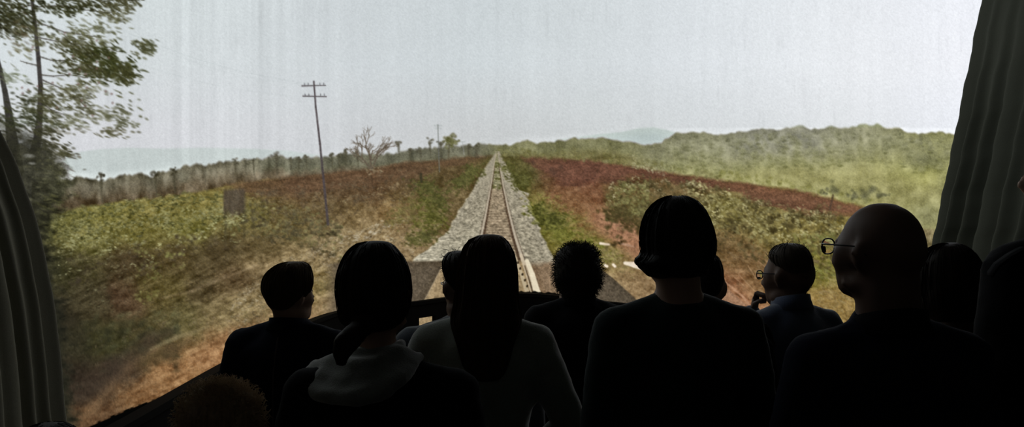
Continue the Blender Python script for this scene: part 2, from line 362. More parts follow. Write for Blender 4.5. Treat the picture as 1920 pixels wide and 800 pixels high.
    for (a, b, r) in ((1566, 356, 18), (1620, 362, 22), (1600, 366, 14), (1545, 360, 10), (1650, 368, 14)):
        for k in range(14):
            F.blob(a + rng.normal(0, r * .5), b + rng.normal(0, r * .32), r * .4, r * .34, 0, np.array((104, 104, 76)) + rng.uniform(-14, 14), .5, .1)
    F.line([(1562, 366), (1556, 392)], 4, (84, 68, 56), .7)
    for (a, b) in ((1034, 318), (1052, 313), (1040, 324), (1000, 305)):
        F.blob(a, b, 7, 8, 0, (86, 62, 50), .8, .2)
    # ---- shrubs on the left: lit leaf clumps
    def leaves(n, xr, yf, spread, sz, base, var, ang, asp=2.2, al=.75):
        base = np.array(base, float); base = base.mean() + (base - base.mean()) * .82
        k = 0
        while k < n:
            cx = rng.uniform(*xr); cy = rng.uniform(0, 1) ** 1.3 * spread; cs = rng.uniform(-1, 1) * var * .7; ca = rng.uniform(.35, 1)
            for q in range(rng.randint(3, 9)):
                xx = float(np.clip(cx + rng.normal(0, sz[1] * 1.0), *xr)); oy = rng.normal(0, sz[1] * .55); yy = yf(xx) + cy + oy
                F.blob(xx, yy, rng.uniform(sz[0], sz[1]) * .8, rng.uniform(sz[0], sz[1]) / asp * .9, ang + rng.uniform(-.6, .6), base + (cs - oy * 1.6 + rng.uniform(-.5, .5) * var) * np.array((1, 1, .7)), al * ca, .15)
                k += 1
    tl = lambda q: np.interp(q, [60, 130, 200, 300, 418, 470, 560, 640], [418, 397, 385, 372, 362, 376, 388, 420])
    leaves(650, (90, 460), tl, 62, (4, 10), (84, 84, 44), 16, -.12)
    leaves(750, (90, 440), tl, 70, (3, 8), (130, 127, 72), 22, -.15)
    leaves(420, (110, 450), lambda q: tl(q) + 28, 66, (3, 8), (142, 139, 86), 22, -.2)
    leaves(60, (110, 300), lambda q: tl(q) + 55, 70, (3, 8), (168, 170, 108), 22, -.2, 2.6)
    leaves(260, (430, 640), tl, 62, (3, 9), (112, 106, 60), 24, -.1, 1.6)
    leaves(260, (440, 640), lambda q: tl(q) + 8, 70, (3, 10), (84, 76, 50), 14, -.1, 1.3)
    leaves(170, (110, 440), lambda q: tl(q) + 78, 60, (4, 12), (80, 68, 48), 12, -.3, 1.6, .5)
    leaves(90, (255, 345), lambda q: 470, 110, (3, 9), (124, 122, 56), 24, -.5, 1.5, .7)
    leaves(120, (110, 250), lambda q: 470, 120, (3, 8), (122, 118, 78), 24, -.25, 2.8, .5)
    leaves(160, (180, 480), lambda q: 640 - (q - 180) * .42, 70, (3, 9), (134, 112, 84), 22, -.5, 3.2, .45)
    leaves(200, (160, 330), lambda q: 600, 90, (8, 22), (66, 66, 40), 10, -.4, 1.8, .4)
    # straw and pale stones beside the line
    leaves(900, (430, 830), lambda q: np.interp(q, [430, 540, 640, 740, 830], [560, 480, 440, 408, 396]) + 4, 70, (2, 6), (160, 145, 114), 24, -.4, 1.9, .55)
    leaves(800, (430, 830), lambda q: np.interp(q, [430, 540, 640, 740, 830], [560, 480, 440, 408, 396]) + 2, 80, (2, 7), (104, 90, 64), 16, -.4, 2.4, .5)
    leaves(200, (460, 620), lambda q: 640 - (q - 300) * .36, 30, (4, 12), (116, 102, 60), 14, -.35, 2.6, .45)
    leaves(120, (540, 660), lambda q: 525, 60, (4, 12), (122, 106, 62), 14, -.3, 2.2, .45)
    leaves(500, (480, 780), lambda q: np.interp(q, [480, 600, 780], [362, 352, 322]), 62, (3, 9), (92, 76, 54), 20, -.1, 1.6, .45)
    leaves(220, (480, 780), lambda q: np.interp(q, [480, 600, 780], [375, 362, 340]), 60, (2, 6), (126, 108, 72), 22, -.1, 2.2, .5)
    leaves(60, (640, 760), lambda q: np.interp(q, [640, 760], [440, 412]), 14, (3, 9), (186, 176, 150), 16, -.35, 3, .5)
    # path edge, diagonal smear of earth at the lower left
    F.line([(300, 560), (360, 545, 5), (420, 520, 4), (480, 498, 3)], 5, (150, 128, 98), .25, 3)
    F.line([(60, 860), (170, 770, 20), (235, 690, 16), (290, 655, 10), (320, 648, 6)], 20, (146, 114, 80), .5, 10)
    F.line([(150, 745, 26), (215, 690, 40), (280, 640, 26), (320, 622, 12)], 26, (70, 58, 47), .5, 14)
    F.line([(268, 682, 18), (318, 660, 26), (352, 640, 12)], 20, (88, 72, 48), .6, 9)
    F.line([(282, 655, 4), (330, 632, 9), (392, 612, 3)], 5, (132, 118, 84), .6, 3)
    # the brown board standing in the scrub
    sl, x, y = F.win(400, 340, 480, 480)
    m = ss(416, 422, x) * (1 - ss(455, 464, x)) * ss(350, 359, y + (x - 440) * .06) * (1 - ss(392, 412, y + (vnoise(x / 6, y / 6, 52, 2) - .5) * 14))
    F.mix(sl, m * .92, np.array((82, 72, 60), np.float32) + ((vnoise(x / 6, y / 18, 51) - .5) * 22)[..., None])
    F.line([(424, 395), (423, 450)], 5, (74, 68, 46), .5, 2); F.line([(457, 395), (458, 445)], 5, (74, 68, 46), .5, 2)
    leaves(40, (424, 458), lambda q: 402, 16, (3, 7), (138, 136, 86), 18, -.2)
    # ---- bare tree
    def branch(x0, y0, an, ln, w, dep):
        x1 = x0 + math.cos(an) * ln; y1 = y0 - math.sin(an) * ln
        F.line([(x0, y0, w), (x1, y1, w * .7)], w, (96, 84, 70), .8 if dep > 1 else .5)
        if dep:
            for q in range(rng.randint(2, 4)):
                branch(x0 + (x1 - x0) * rng.uniform(.5, 1), y0 + (y1 - y0) * rng.uniform(.5, 1), an + rng.uniform(-.75, .75), ln * rng.uniform(.5, .75), w * .66, dep - 1)
    branch(697, 318, 1.72, 26, 4, 4); branch(695, 318, 2.2, 30, 3.4, 4); branch(698, 316, 1.2, 32, 3.6, 4); branch(697, 300, 2.0, 30, 3, 3); branch(699, 300, 1.0, 26, 3, 3)
    leaves(26, (674, 716), lambda q: 316, 10, (3, 7), (140, 124, 88), 14, 0)
    # ---- masts
    F.line([(588.5, 153, 3.2), (592, 200, 3.4), (600, 270, 3.8), (607, 340, 4.4), (615, 420, 4.8)], 4, (78, 70, 72), .95, .9)
    F.line([(566, 161), (610, 160)], 2.4, (84, 76, 78), .95); F.line([(568, 180), (612, 181)], 2.4, (84, 76, 78), .95)
    for q in (571, 578, 600, 607): F.line([(q, 160), (q, 156)], 1.6, (96, 96, 100), .8); F.line([(q + 1, 180), (q + 1, 176)], 1.6, (96, 96, 100), .8)
    F.line([(821, 234), (822, 268), (824, 322)], 1.8, (104, 108, 100), .75)
    F.line([(814, 235), (829, 235)], 1.3, (130, 140, 136), .8); F.line([(815, 241), (828, 241)], 1.3, (130, 140, 136), .8)
    F.line([(867, 266), (870, 290)], 1.2, (150, 156, 150), .6); F.line([(863, 266), (872, 266)], 1, (150, 156, 150), .6)
    # ---- ballast and track bed
    sl, x, y = F.win(740, 284, 1090, 620)
    lb = np.interp(y[:, 0], [286, 300, 330, 360, 400, 440, 490, 620], [929, 919, 899, 884, 856, 834, 772, 640])[:, None] + (vnoise(y / 9, y * 0 + 3, 61, 2) - .5) * 14 * ss(300, 420, y)
    rb = np.interp(y[:, 0], [286, 300, 330, 356, 362, 400, 440, 490, 620], [937, 944, 962, 972, 990, 1000, 1018, 1040, 1090])[:, None] + (vnoise(y / 8, y * 0 + 8, 62, 2) - .5) * 14 * ss(300, 420, y)
    dp = np.clip((y - 284) / 210, .02, 1.4)
    st1 = vnoise((x - 932) / dp / 6.5, np.log(dp) * 70, 63, 3); st2 = vnoise(x / 3.3, y / 2.6, 64, 2)
    bal = np.array((148, 140, 120), np.float32) * (1 + (((st1 - .5) * .46 + (st2 - .5) * .36) * (.35 + .65 * ss(300, 400, y)))[..., None])
    bal = bal + ss(400, 480, y)[..., None] * np.array((16, 17, 16)) * (x < 900)[..., None]
    m = ss(-2.5, 2.5, x - lb) * (1 - ss(-2.5, 2.5, x - rb))
    F.mix(sl, m, bal)
    rl = lambda q: np.interp(q, [287, 300, 325, 350, 380, 400, 440, 480, 560], [930, 927.5, 924, 920, 914.5, 911, 903, 894, 876])
    rr = lambda q: np.interp(q, [287, 300, 325, 350, 380, 400, 440, 480, 545, 620], [933.5, 936, 939.5, 944, 950.5, 955, 965, 977.5, 998, 1022])
    L = rl(y[:, 0])[:, None]; Rr = rr(y[:, 0])[:, None]
    bed = np.array((150, 133, 108), np.float32) * (1 + ((st2 - .5) * .5 + (st1 - .5) * .35)[..., None])
    bed = bed + (1 - ss(345, 360, y))[..., None] * np.array((-12, 0, -8))
    F.mix(sl, ss(-1, 1.5, x - L) * (1 - ss(-1.5, 1, x - Rr)) * .9, bed)
    for q in range(26):                                              # sleepers
        yy = 361 + 3.4 * q * (1 + q * .018)
        F.line([(rl(yy) + 2, yy), (rr(yy) - 2, yy)], 1.4 + q * .07, (104, 88, 72), .12 if yy < 395 else .38, 1.2)
    for (a, b) in ((350, 5), (348, 4), (335, 2), (323, 2), (312, 2), (306, 2)):
        for k in range(12): F.blob(rng.uniform(rl(a) + 2, rr(a) - 2), a + rng.uniform(-b, b) * .8, 3.4, 2.2, 0, np.array((98, 98, 56)) + rng.uniform(-12, 12), .6, .1)
    ys = np.arange(288, 580, 6)
    wd = lambda q: np.interp(q, [288, 330, 440, 560], [1.2, 1.8, 4.4, 7.6])
    for fn, sg in ((rl, 1), (rr, -1)):
        F.line([(fn(q) + sg * wd(q) * 1.0, q, wd(q) * 1.1) for q in ys[4:]], 3, (92, 74, 60), .65, 1.4)
        F.line([(fn(q) - sg * wd(q) * .7, q, wd(q) * .5) for q in ys[8:]], 3, (106, 90, 76), .5, 1.2)
        F.line([(fn(q), q, wd(q) * .9) for q in ys], 3, (170, 158, 138), .9, 1.0)
    # ---- level crossing: asphalt, concrete, guard strips
    sl, x, y = F.win(560, 470, 1420, 940)
    n = vnoise(x / 3, y / 3, 71, 2)
    tone = lambda c: np.array(c, np.float32) * (1 + ((n - .5) * .34)[..., None])
    ml = ss(-4, 2, y - 491 - (760 - x) * .02) * ss(600, 640, x)
    xe = np.interp(y[:, 0], [485, 560, 700], [836, 797, 722])[:, None]
    F.mix(sl, ml * (1 - ss(-2, 2, x - xe)), tone((92, 81, 66)))
    xr = np.interp(y[:, 0], [485, 545, 700], [979, 998, 1040])[:, None]
    F.mix(sl, ss(485, 492, y) * ss(-2, 2, x - xe) * (1 - ss(-2, 2, x - xr)), tone((152, 131, 98)))
    F.mix(sl, ss(484, 500, y + (vnoise(x / 14, y / 10, 73, 2) - .5) * 14) * ss(-2, 2, x - xr) * (1 - ss(1078, 1092, x)), tone((134, 112, 88)))
    xq = np.interp(y[:, 0], [498, 520, 560, 700], [1118, 1148, 1192, 1330])[:, None]
    F.mix(sl, ss(-2, 2, x - 1070) * (1 - ss(-2, 2, x - xq)) * ss(-3, 3, y - np.interp(x[0], [1070, 1130, 1260], [500, 506, 515])), tone((86, 76, 62)))
    F.line([(965, 480, 5), (980, 520, 7), (990, 552, 9), (1020, 640, 12)], 6, (176, 160, 130), .9, 1.2)
    for q in range(7): F.blob(971 + q * 4.4, 492 + q * 11, 2.6, 3.4, .3, (66, 56, 46), .9, .5)
    F.line([(977, 478, 6), (989, 515, 6.5), (999, 550, 8), (1026, 640, 12)], 7, (188, 172, 146), .85, 1.2)
    F.line([(988, 489, 8), (998, 515, 10), (1007, 548, 13), (1034, 640, 18)], 10, (206, 194, 166), .95, 1.2)
    F.line([(984, 498, 2), (994, 530, 3), (1000, 552, 3)], 3, (96, 80, 62), .8, 1)
    # ---- grass on the right shoulder and white rags in it
    def tuft(n, pts, sp, sz, base, var, al=.6):
        p = np.array(pts, float)
        for k in range(n):
            i = rng.randint(len(p)); q = p[i]
            F.blob(q[0] + rng.normal(0, sp[0]), q[1] + rng.normal(0, sp[1]), rng.uniform(*sz), rng.uniform(*sz) * .6, rng.uniform(-.4, .9), np.array(base) + rng.uniform(-var, var) * np.array((1, 1, .6)), al, .1)
    tuft(240, [(950, 312), (960, 328), (970, 345), (985, 340)], (7, 7), (2, 6), (86, 86, 44), 18)
    tuft(520, [(1010, 385), (1025, 405), (1040, 430), (1065, 440), (1095, 450), (1120, 462), (1140, 478), (1050, 415)], (13, 9), (3, 8), (106, 108, 46), 24)
    tuft(160, [(1012, 392), (1028, 412), (1046, 412)], (9, 9), (3, 8), (72, 78, 34), 12, .7)
    tuft(220, [(1010, 370), (1035, 385), (1075, 410), (1110, 430)], (15, 8), (3, 8), (124, 110, 62), 20, .5)
    tuft(180, [(1130, 470), (1160, 490), (1185, 500), (1150, 478)], (16, 8), (3, 8), (136, 122, 80), 22, .5)
    for pts in ([(1126, 456, 5), (1142, 458, 4)], [(1164, 456, 3), (1178, 459, 5), (1190, 463, 2)], [(1172, 493, 6), (1190, 496, 11), (1206, 503, 8), (1226, 507, 4)], [(1134, 497, 5), (1138, 499, 5)], [(1150, 496, 5), (1153, 499, 5)]):
        F.line(pts, 5, (210, 196, 178), .9, 1.6)
    # ---- shrubs left of the line, nearer
    tuft(300, [(884, 328), (870, 338), (858, 345), (890, 318)], (9, 6), (3, 7), (84, 84, 44), 18)
    tuft(430, [(806, 395), (812, 415), (800, 375), (818, 400), (790, 425)], (13, 15), (3, 8), (88, 88, 40), 22)
    tuft(180, [(815, 362), (795, 350), (825, 378)], (12, 10), (3, 8), (78, 80, 40), 16)
    tuft(150, [(790, 445), (805, 440), (780, 452)], (14, 5), (3, 8), (88, 86, 48), 14)
    tuft(140, [(770, 390), (755, 400), (745, 415)], (16, 8), (3, 9), (108, 98, 58), 16)
    F.line([(789, 326, 5), (790, 340, 4)], 5, (62, 58, 42), .8)
    sl, x, y = F.win(1090, 380, 1330, 540)
    eb = np.interp(x[0], [1090, 1135, 1160, 1200, 1260, 1330], [372, 404, 416, 438, 470, 512])
    F.mix(sl, ss(-2, 3, y - eb + (vnoise(x / 8, y / 8, 88, 2) - .5) * 8) * (1 - ss(18, 60, y - eb - (x - 1090) * .12)) * ss(1092, 1130, x) * .85, np.array((152, 110, 82), np.float32) * (1 + ((vnoise(x / 5, y / 4, 89, 3) - .5) * .4)[..., None]))
    # ---- big-leaved shrubs on the right
    bt = lambda q: np.interp(q, [1135, 1160, 1200, 1300, 1340, 1400, 1450, 1480, 1530, 1580, 1760], [362, 332, 336, 340, 350, 366, 388, 392, 388, 404, 440])
    leaves(1500, (1138, 1580), lambda q: bt(q) + 4, 110, (4, 11), (82, 72, 40), 14, .5, 1.4, .65)
    leaves(420, (1138, 1215), lambda q: bt(q) + 8, 60, (3, 8), (116, 112, 58), 24, .3, 1.5, .6)
    leaves(620, (1290, 1580), bt, 78, (3, 8), (134, 126, 72), 28, .4, 1.7, .7)
    leaves(420, (1290, 1580), bt, 70, (2.5, 6), (164, 155, 98), 22, .3, 1.8, .85)
    leaves(110, (1138, 1330), bt, 26, (2, 6), (160, 152, 106), 18, .2, 2, .7)
    leaves(80, (1182, 1245), lambda q: 294 + (q - 1182) * .33, 16, (2, 6), (154, 148, 106), 16, .2, 1.8, .6)
    leaves(420, (1300, 1600), lambda q: bt(q) + 90, 110, (3, 12), (122, 98, 62), 24, .8, 3, .5)
    leaves(200, (1490, 1590), lambda q: 440, 90, (4, 10), (116, 118, 52), 20, .5, 1.6, .6)
    leaves(200, (1480, 1610), lambda q: 520, 80, (4, 12), (146, 126, 76), 22, .6, 2.4, .5)
    for k in range(18):
        xx = rng.uniform(1350, 1480); yy = rng.uniform(470, 560); ln = rng.uniform(14, 44); an = rng.uniform(.5, 1.2)
        F.line([(xx, yy), (xx + math.cos(an) * ln, yy + math.sin(an) * ln)], 2, (168, 134, 98), .45, 1)
    F.line([(1340, 512, 3), (1392, 555, 4), (1430, 600, 6)], 4, (178, 138, 108), .6, 1.5)
    sl, x, y = F.win(1290, 500, 1900, 940)
    F.mix(sl, ss(-3, 3, y - (512 + (x - 1330) * .84)) * ss(1290, 1330, x) * .85, np.array((150, 116, 90), np.float32) * (1 + ((vnoise(x / 4, y / 4, 91, 3) - .5) * .4)[..., None]))
    tuft(170, [(1150, 398), (1165, 406), (1185, 418), (1205, 428)], (12, 6), (4, 9), (72, 64, 36), 10, .5)
    # ---- near tree at the left edge: stems, twigs, blurred leaves
    dk = (50, 48, 42)
    F.line([(58, -160, 6), (60, 0, 6), (66, 50, 7), (72, 110, 8), (76, 160, 9), (75, 210, 11), (70, 262, 16), (62, 300, 24)], 8, (56, 52, 50), .95, 1.5)
    F.line([(-20, 60, 8), (0, 130, 9), (9, 170, 10), (16, 210, 14), (22, 260, 22), (30, 320, 30)], 10, (52, 50, 46), .95, 1.5)
    for pts in ([(74, 140), (100, 143), (130, 140), (165, 146)], [(74, 106), (100, 114), (140, 112)], [(70, 70), (110, 78), (160, 84), (230, 98)], [(76, 124), (50, 118), (38, 114)], [(60, 10), (20, 16), (-20, 34)],
                [(66, 40), (120, 60), (190, 70)], [(62, 14), (110, 10), (170, 20), (215, 24)], [(80, 150), (120, 168), (150, 190), (172, 210)], [(74, 190), (95, 205), (120, 215)]):
        F.line([(*p, 3 - 2.2 * i / len(pts)) for i, p in enumerate(pts)], 2, (72, 66, 58), .8, 1)
    def spray(n, cx, cy, sx, sy, base, var, sz, ang, al=.8):
        for k in range(n):
            F.blob(cx + rng.normal(0, sx), cy + rng.normal(0, sy) , rng.uniform(*sz), rng.uniform(*sz) * .34, ang + rng.uniform(-.3, .3), np.array(base) + rng.uniform(-var, var) * np.array((1, 1, .7)), al * rng.uniform(.65, 1), .15)
    for (n, a, b, sx, sy, base, al) in ((120, 185, 106, 28, 13, (74, 76, 44), .85), (90, 215, 128, 22, 12, (74, 76, 44), .85), (70, 190, 138, 26, 8, (82, 82, 54), .8), (60, 232, 140, 14, 12, (84, 82, 52), .75), (40, 150, 96, 18, 12, (78, 76, 50), .8), (60, 150, 126, 26, 8, (90, 86, 62), .7),
                                        (36, 268, 90, 12, 9, (104, 102, 78), .75), (16, 285, 86, 6, 6, (106, 106, 84), .6), (60, 130, 80, 30, 9, (96, 92, 66), .7), (60, 170, 62, 34, 10, (118, 116, 92), .6), (90, 120, 12, 44, 10, (66, 66, 42), .85), (80, 165, 0, 34, 16, (70, 68, 46), .85),
                                        (50, 225, 6, 16, 12, (96, 92, 70), .75), (36, 240, -10, 16, 10, (80, 76, 56), .8), (40, 212, 30, 20, 8, (120, 116, 94), .6), (110, 20, 30, 30, 12, (66, 66, 44), .85), (60, 10, 0, 34, 10, (70, 68, 46), .85), (60, 40, 56, 26, 10, (90, 88, 66), .7), (60, 5, 48, 22, 10, (64, 62, 44), .8), (30, 50, 84, 16, 16, (130, 126, 104), .5), (20, 40, 60, 10, 22, (120, 106, 88), .5),
                                        (40, 135, 178, 14, 12, (112, 108, 84), .65), (44, 155, 195, 12, 16, (100, 96, 74), .7), (34, 140, 232, 14, 10, (130, 128, 106), .5), (40, 185, 215, 26, 9, (126, 122, 100), .55), (44, 235, 222, 14, 14, (112, 110, 88), .65), (20, 205, 250, 10, 5, (124, 120, 98), .6), (34, 160, 170, 22, 8, (128, 124, 100), .5),
                                        (30, 20, 146, 16, 8, (136, 140, 122), .5), (70, 60, 200, 22, 16, (78, 78, 58), .75), (60, 90, 190, 16, 14, (96, 92, 70), .65), (80, 40, 232, 34, 14, (72, 74, 56), .75), (40, 100, 222, 14, 12, (100, 98, 76), .6), (44, 96, 268, 18, 10, (84, 84, 64), .7), (30, 118, 288, 12, 6, (96, 94, 74), .65), (26, 88, 247, 14, 6, (84, 84, 64), .7)):
        spray(int(n * 1.5), a, b, sx, sy, np.array(base) * np.array((.78, .80, .70)) - 6, 14, (5, 12), .45 if b < 170 else .35, min(1, al * 1.2))
    for k in range(26): F.blob(rng.uniform(36, 220), rng.uniform(60, 220), 4, 3.4, 0, (116, 92, 86), .6, .3)
    # dark mass of the trunk foot and undergrowth
    sl, x, y = F.win(PX0, 190, 260, PY0 + PH)
    n = vnoise(x / 16, y / 10, 95, 4); n2 = vnoise(x / 40, y / 60, 96, 3)
    edge = np.interp(y[:, 0], [190, 240, 262, 290, 310, 340, 380, 420, 470, 560, 700, 850], [-30, 40, 84, 100, 118, 126, 118, 92, 88, 108, 128, 140])[:, None]
    m = (1 - ss(-16, 22, x - edge + (n - .5) * 52)) * ss(200, 285, y + (n - .5) * 60)
    dkc = np.array((48, 48, 36), np.float32) * (1 + ((n - .5) * .9 + (n2 - .5) * .5)[..., None])
    dkc = dkc + (ss(60, 130, x) * (1 - ss(330, 400, y)))[..., None] * np.array((26, 28, 18))
    F.mix(sl, m * .95, dkc)
    for (a, b, r) in ((44, 228, 9), (42, 242, 7), (72, 180, 6), (55, 292, 10), (60, 306, 7)):
        F.blob(a, b, r * 1.6, r * .6, .05, (168, 178, 164), .5, .1)
    spray(80, 100, 330, 20, 26, (80, 80, 56), 16, (5, 13), .2, .5)
    spray(60, 96, 400, 16, 24, (78, 78, 46), 16, (5, 13), .2, .5)
    # film stock: greens lean to olive
    sub = im[240 - PY0:]; ex = np.clip(sub[..., 1] - sub[..., 0] * .985, 0, None) * (sub[..., 2] < sub[..., 1] - 8)
    sub[..., 1] -= ex * .8
    gl = sub.mean(-1, keepdims=True); k = 0
    def box(a, r):
        c = np.cumsum(np.pad(a, ((r + 1, r), (0, 0), (0, 0)), 'edge'), 0); a = (c[2 * r + 1:] - c[:-2 * r - 1]) / (2 * r + 1)
        c = np.cumsum(np.pad(a, ((0, 0), (r + 1, r), (0, 0)), 'edge'), 1); return (c[:, 2 * r + 1:] - c[:, :-2 * r - 1]) / (2 * r + 1)
    g = ss(295, 330, Y[240 - PY0:])[..., None]
    lm = sub.mean(-1, keepdims=True); sub += np.clip((lm - box(lm, 14)) * (.5 * g + .05 + .3 * (1 - g) * ss(930, 980, X[240 - PY0:])[..., None]), -34, 40) * (1 - .55 * (1 - ss(500, 700, X[240 - PY0:])) * ss(520, 600, Y[240 - PY0:]))[..., None]
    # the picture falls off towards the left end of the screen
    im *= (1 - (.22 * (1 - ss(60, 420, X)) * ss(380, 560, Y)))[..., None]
    # ---- fold shade of the cloth painted in as upright streaks, strongest at the left
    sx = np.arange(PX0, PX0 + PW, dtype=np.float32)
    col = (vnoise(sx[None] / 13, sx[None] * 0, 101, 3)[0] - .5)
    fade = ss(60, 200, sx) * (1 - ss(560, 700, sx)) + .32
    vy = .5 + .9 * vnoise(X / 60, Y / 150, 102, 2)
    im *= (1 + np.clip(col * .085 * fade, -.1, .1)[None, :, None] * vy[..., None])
    dash = np.clip(vnoise(X / 7, Y / 50, 105, 2) - .6, 0, 1) * ss(.45, .6, vnoise(X / 130, Y / 90, 106, 2))  # shorter streaks of fold shade, painted over the sky
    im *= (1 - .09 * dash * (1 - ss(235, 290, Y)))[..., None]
    # a thread of cloth texture
    g1 = rng.rand(PH, PW).astype(np.float32) - .5
    g1 = (g1 + np.roll(g1, 1, 0) + np.roll(g1, 1, 1) + np.roll(np.roll(g1, 1, 0), 1, 1)) / 2
    lum = im.mean(-1)
    im *= (1 + g1 * (.06 + .22 * (1 - ss(60, 190, lum))))[..., None]
    return np.clip(im, 2, 255) / 255.0
# ================================================================= the hall
M_BLACK = plain_mat('black_paint', (.003, .003, .003), 1.0)
M_DARKWALL = plain_mat('charcoal_wall', (.03, .03, .03), .9)
M_BACKWALL = plain_mat('grey_wall', (.30, .29, .27), .9)
M_FLOOR = plain_mat('black_carpet', (.012, .012, .012), .95, 0, 90, .4)

def slab(name, x0, x1, y0, y1, z0, z1, mat):
    o = link(name, MB().box(x0, x1, y0, y1, z0, z1).mesh(), mat, None, False); o['kind'] = 'structure'; return o
slab('floor', -3.4, 4.9, -4.0, 15.0, -.1, 0, M_FLOOR)
slab('ceiling', -3.4, 4.9, -4.0, 15.0, 6.7, 6.8, M_DARKWALL)
slab('wall_back', -3.4, 4.9, -4.1, -4.0, 0, 6.7, M_BACKWALL)
slab('wall_front', -3.4, 4.9, 15.0, 15.1, 0, 6.7, M_DARKWALL)
slab('wall_left', -3.5, -3.4, -4.0, 15.0, 0, 6.7, M_DARKWALL)
slab('wall_right', 4.9, 5.0, -4.0, 15.0, 0, 6.7, M_DARKWALL)

# ---- plan of the hall's U-shaped front, read along the top edge of the low black parapet
PLAN = [(-2.30, .9), (-2.30, 3.0), (-2.29, 5.1), (-2.31, 6.13), (-2.335, 7.03), (-2.345, 8.0), (-2.34, 9.4), (-2.27, 10.7), (-2.10, 11.4), (-1.78, 12.0), (-1.38, 12.40), (-.86, 13.2),
        (-.16, 13.75), (.30, 13.70), (.71, 13.35), (1.24, 12.5), (2.0, 11.75), (2.8, 10.95), (3.4, 10.0), (3.75, 9.0), (3.85, 8.0), (3.87, 6.0), (3.87, 4.0), (3.87, .9)]
def spline(pts, n):
    A = np.array(pts, float); sg = np.r_[0, np.cumsum(np.hypot(*np.diff(A, axis=0).T))]
    out = []
    for s in np.linspace(0, sg[-1], n):
        i = min(np.searchsorted(sg, s, side='right') - 1, len(A) - 2); f = (s - sg[i]) / (sg[i + 1] - sg[i])
        p0, p1, p2, p3 = A[max(i - 1, 0)], A[i], A[i + 1], A[min(i + 2, len(A) - 1)]
        a, b = sg[max(i - 1, 0)], sg[min(i + 2, len(A) - 1)]; h = sg[i + 1] - sg[i]
        m1 = (p2 - p0) / max(sg[i + 1] - a, 1e-6) * h; m2 = (p3 - p1) / max(b - sg[i], 1e-6) * h
        out.append((2 * f ** 3 - 3 * f * f + 1) * p1 + (f ** 3 - 2 * f * f + f) * m1 + (-2 * f ** 3 + 3 * f * f) * p2 + (f ** 3 - f * f) * m2)
    return np.array(out)
PATH = spline(PLAN, 900)
_t = np.gradient(PATH, axis=0); _t /= np.linalg.norm(_t, axis=1)[:, None]
NRM = np.stack([-_t[:, 1], _t[:, 0]], -1)                # points out of the audience, towards the screen
SCREEN = PATH + NRM * .15
LEDGE = .42

# ================================================================= projection screen
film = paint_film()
def build_screen():
    spx = SCREEN[:, 0] / SCREEN[:, 1] * FPX + CX          # bearing of each plan point
    o = np.argsort(spx); bx = spx[o]; X_, Y_ = SCREEN[o, 0], SCREEN[o, 1]
    xs = np.concatenate([np.linspace(bx[0] + 1, -24, 40)[:-1], np.arange(-24, 1900, 1.45), np.linspace(1900, bx[-1] - 1, 30)])
    wx = np.interp(xs, bx, X_); wy = np.interp(xs, bx, Y_)
    ztop = 6.4; zbot = .02
    yt = CY - (ztop - CAMZ) / wy * FPX; yb = CY + (CAMZ - zbot) / wy * FPX
    rows = []
    for a, b, n in ((yt, np.minimum(yt * 0 - 24, yt * .0 - 24), 12), (None, 242.0, 130), (None, None, 270), (None, yb, 110)):
        if a is None: a = prev
        if b is None: b = np.minimum(600.0, yb - 40)
        b = np.broadcast_to(b, xs.shape)
        for k in range(n): rows.append(a + (b - a) * k / n)
        prev = b
    rows.append(prev); RY = np.array(rows, np.float32)     # rows x cols: bearing heights
    nr, nc = RY.shape
    Z = CAMZ - (RY - CY) / FPX * wy[None]
    co = np.empty((nr, nc, 3), np.float32); co[..., 0] = wx; co[..., 1] = wy; co[..., 2] = Z
    # film colours
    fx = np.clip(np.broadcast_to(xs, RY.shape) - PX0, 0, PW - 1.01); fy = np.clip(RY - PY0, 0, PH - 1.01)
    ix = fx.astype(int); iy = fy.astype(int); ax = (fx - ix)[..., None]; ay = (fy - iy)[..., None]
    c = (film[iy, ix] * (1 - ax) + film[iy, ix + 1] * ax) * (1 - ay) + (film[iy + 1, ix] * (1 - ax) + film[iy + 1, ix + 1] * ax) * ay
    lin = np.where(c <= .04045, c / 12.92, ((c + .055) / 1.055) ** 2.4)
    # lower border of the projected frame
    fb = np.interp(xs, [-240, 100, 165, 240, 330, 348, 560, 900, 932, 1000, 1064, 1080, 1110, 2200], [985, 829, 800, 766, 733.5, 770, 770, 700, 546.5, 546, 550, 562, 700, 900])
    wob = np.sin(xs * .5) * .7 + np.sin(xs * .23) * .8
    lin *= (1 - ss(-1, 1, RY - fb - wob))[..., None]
    idx = np.arange(nr * nc, dtype=np.int32).reshape(nr, nc)
    q = np.stack([idx[:-1, :-1], idx[1:, :-1], idx[1:, 1:], idx[:-1, 1:]], -1).reshape(-1, 4)
    me = bpy.data.meshes.new('projection_screen')
    me.vertices.add(nr * nc); me.vertices.foreach_set('co', co.ravel())
    me.loops.add(q.size); me.loops.foreach_set('vertex_index', q.ravel())
    me.polygons.add(len(q)); me.polygons.foreach_set('loop_start', np.arange(0, q.size, 4, dtype=np.int32))
    me.update(); me.validate()
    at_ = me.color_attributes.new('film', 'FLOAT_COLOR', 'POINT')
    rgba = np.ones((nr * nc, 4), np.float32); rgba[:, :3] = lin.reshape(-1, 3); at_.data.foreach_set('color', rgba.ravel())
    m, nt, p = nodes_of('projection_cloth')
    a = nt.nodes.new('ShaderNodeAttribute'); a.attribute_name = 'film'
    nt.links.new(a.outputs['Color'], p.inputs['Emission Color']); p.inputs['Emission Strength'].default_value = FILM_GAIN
    p.inputs['Base Color'].default_value = (.02, .021, .018, 1); p.inputs['Roughness'].default_value = .95; p.inputs['Specular IOR Level'].default_value = 0
    m.cycles.emission_sampling = 'NONE'
    o = link('projection_screen', me, m)
    tag(o, 'tall curved cloth screen showing a film of a straight railway track', 'screen')
build_screen()

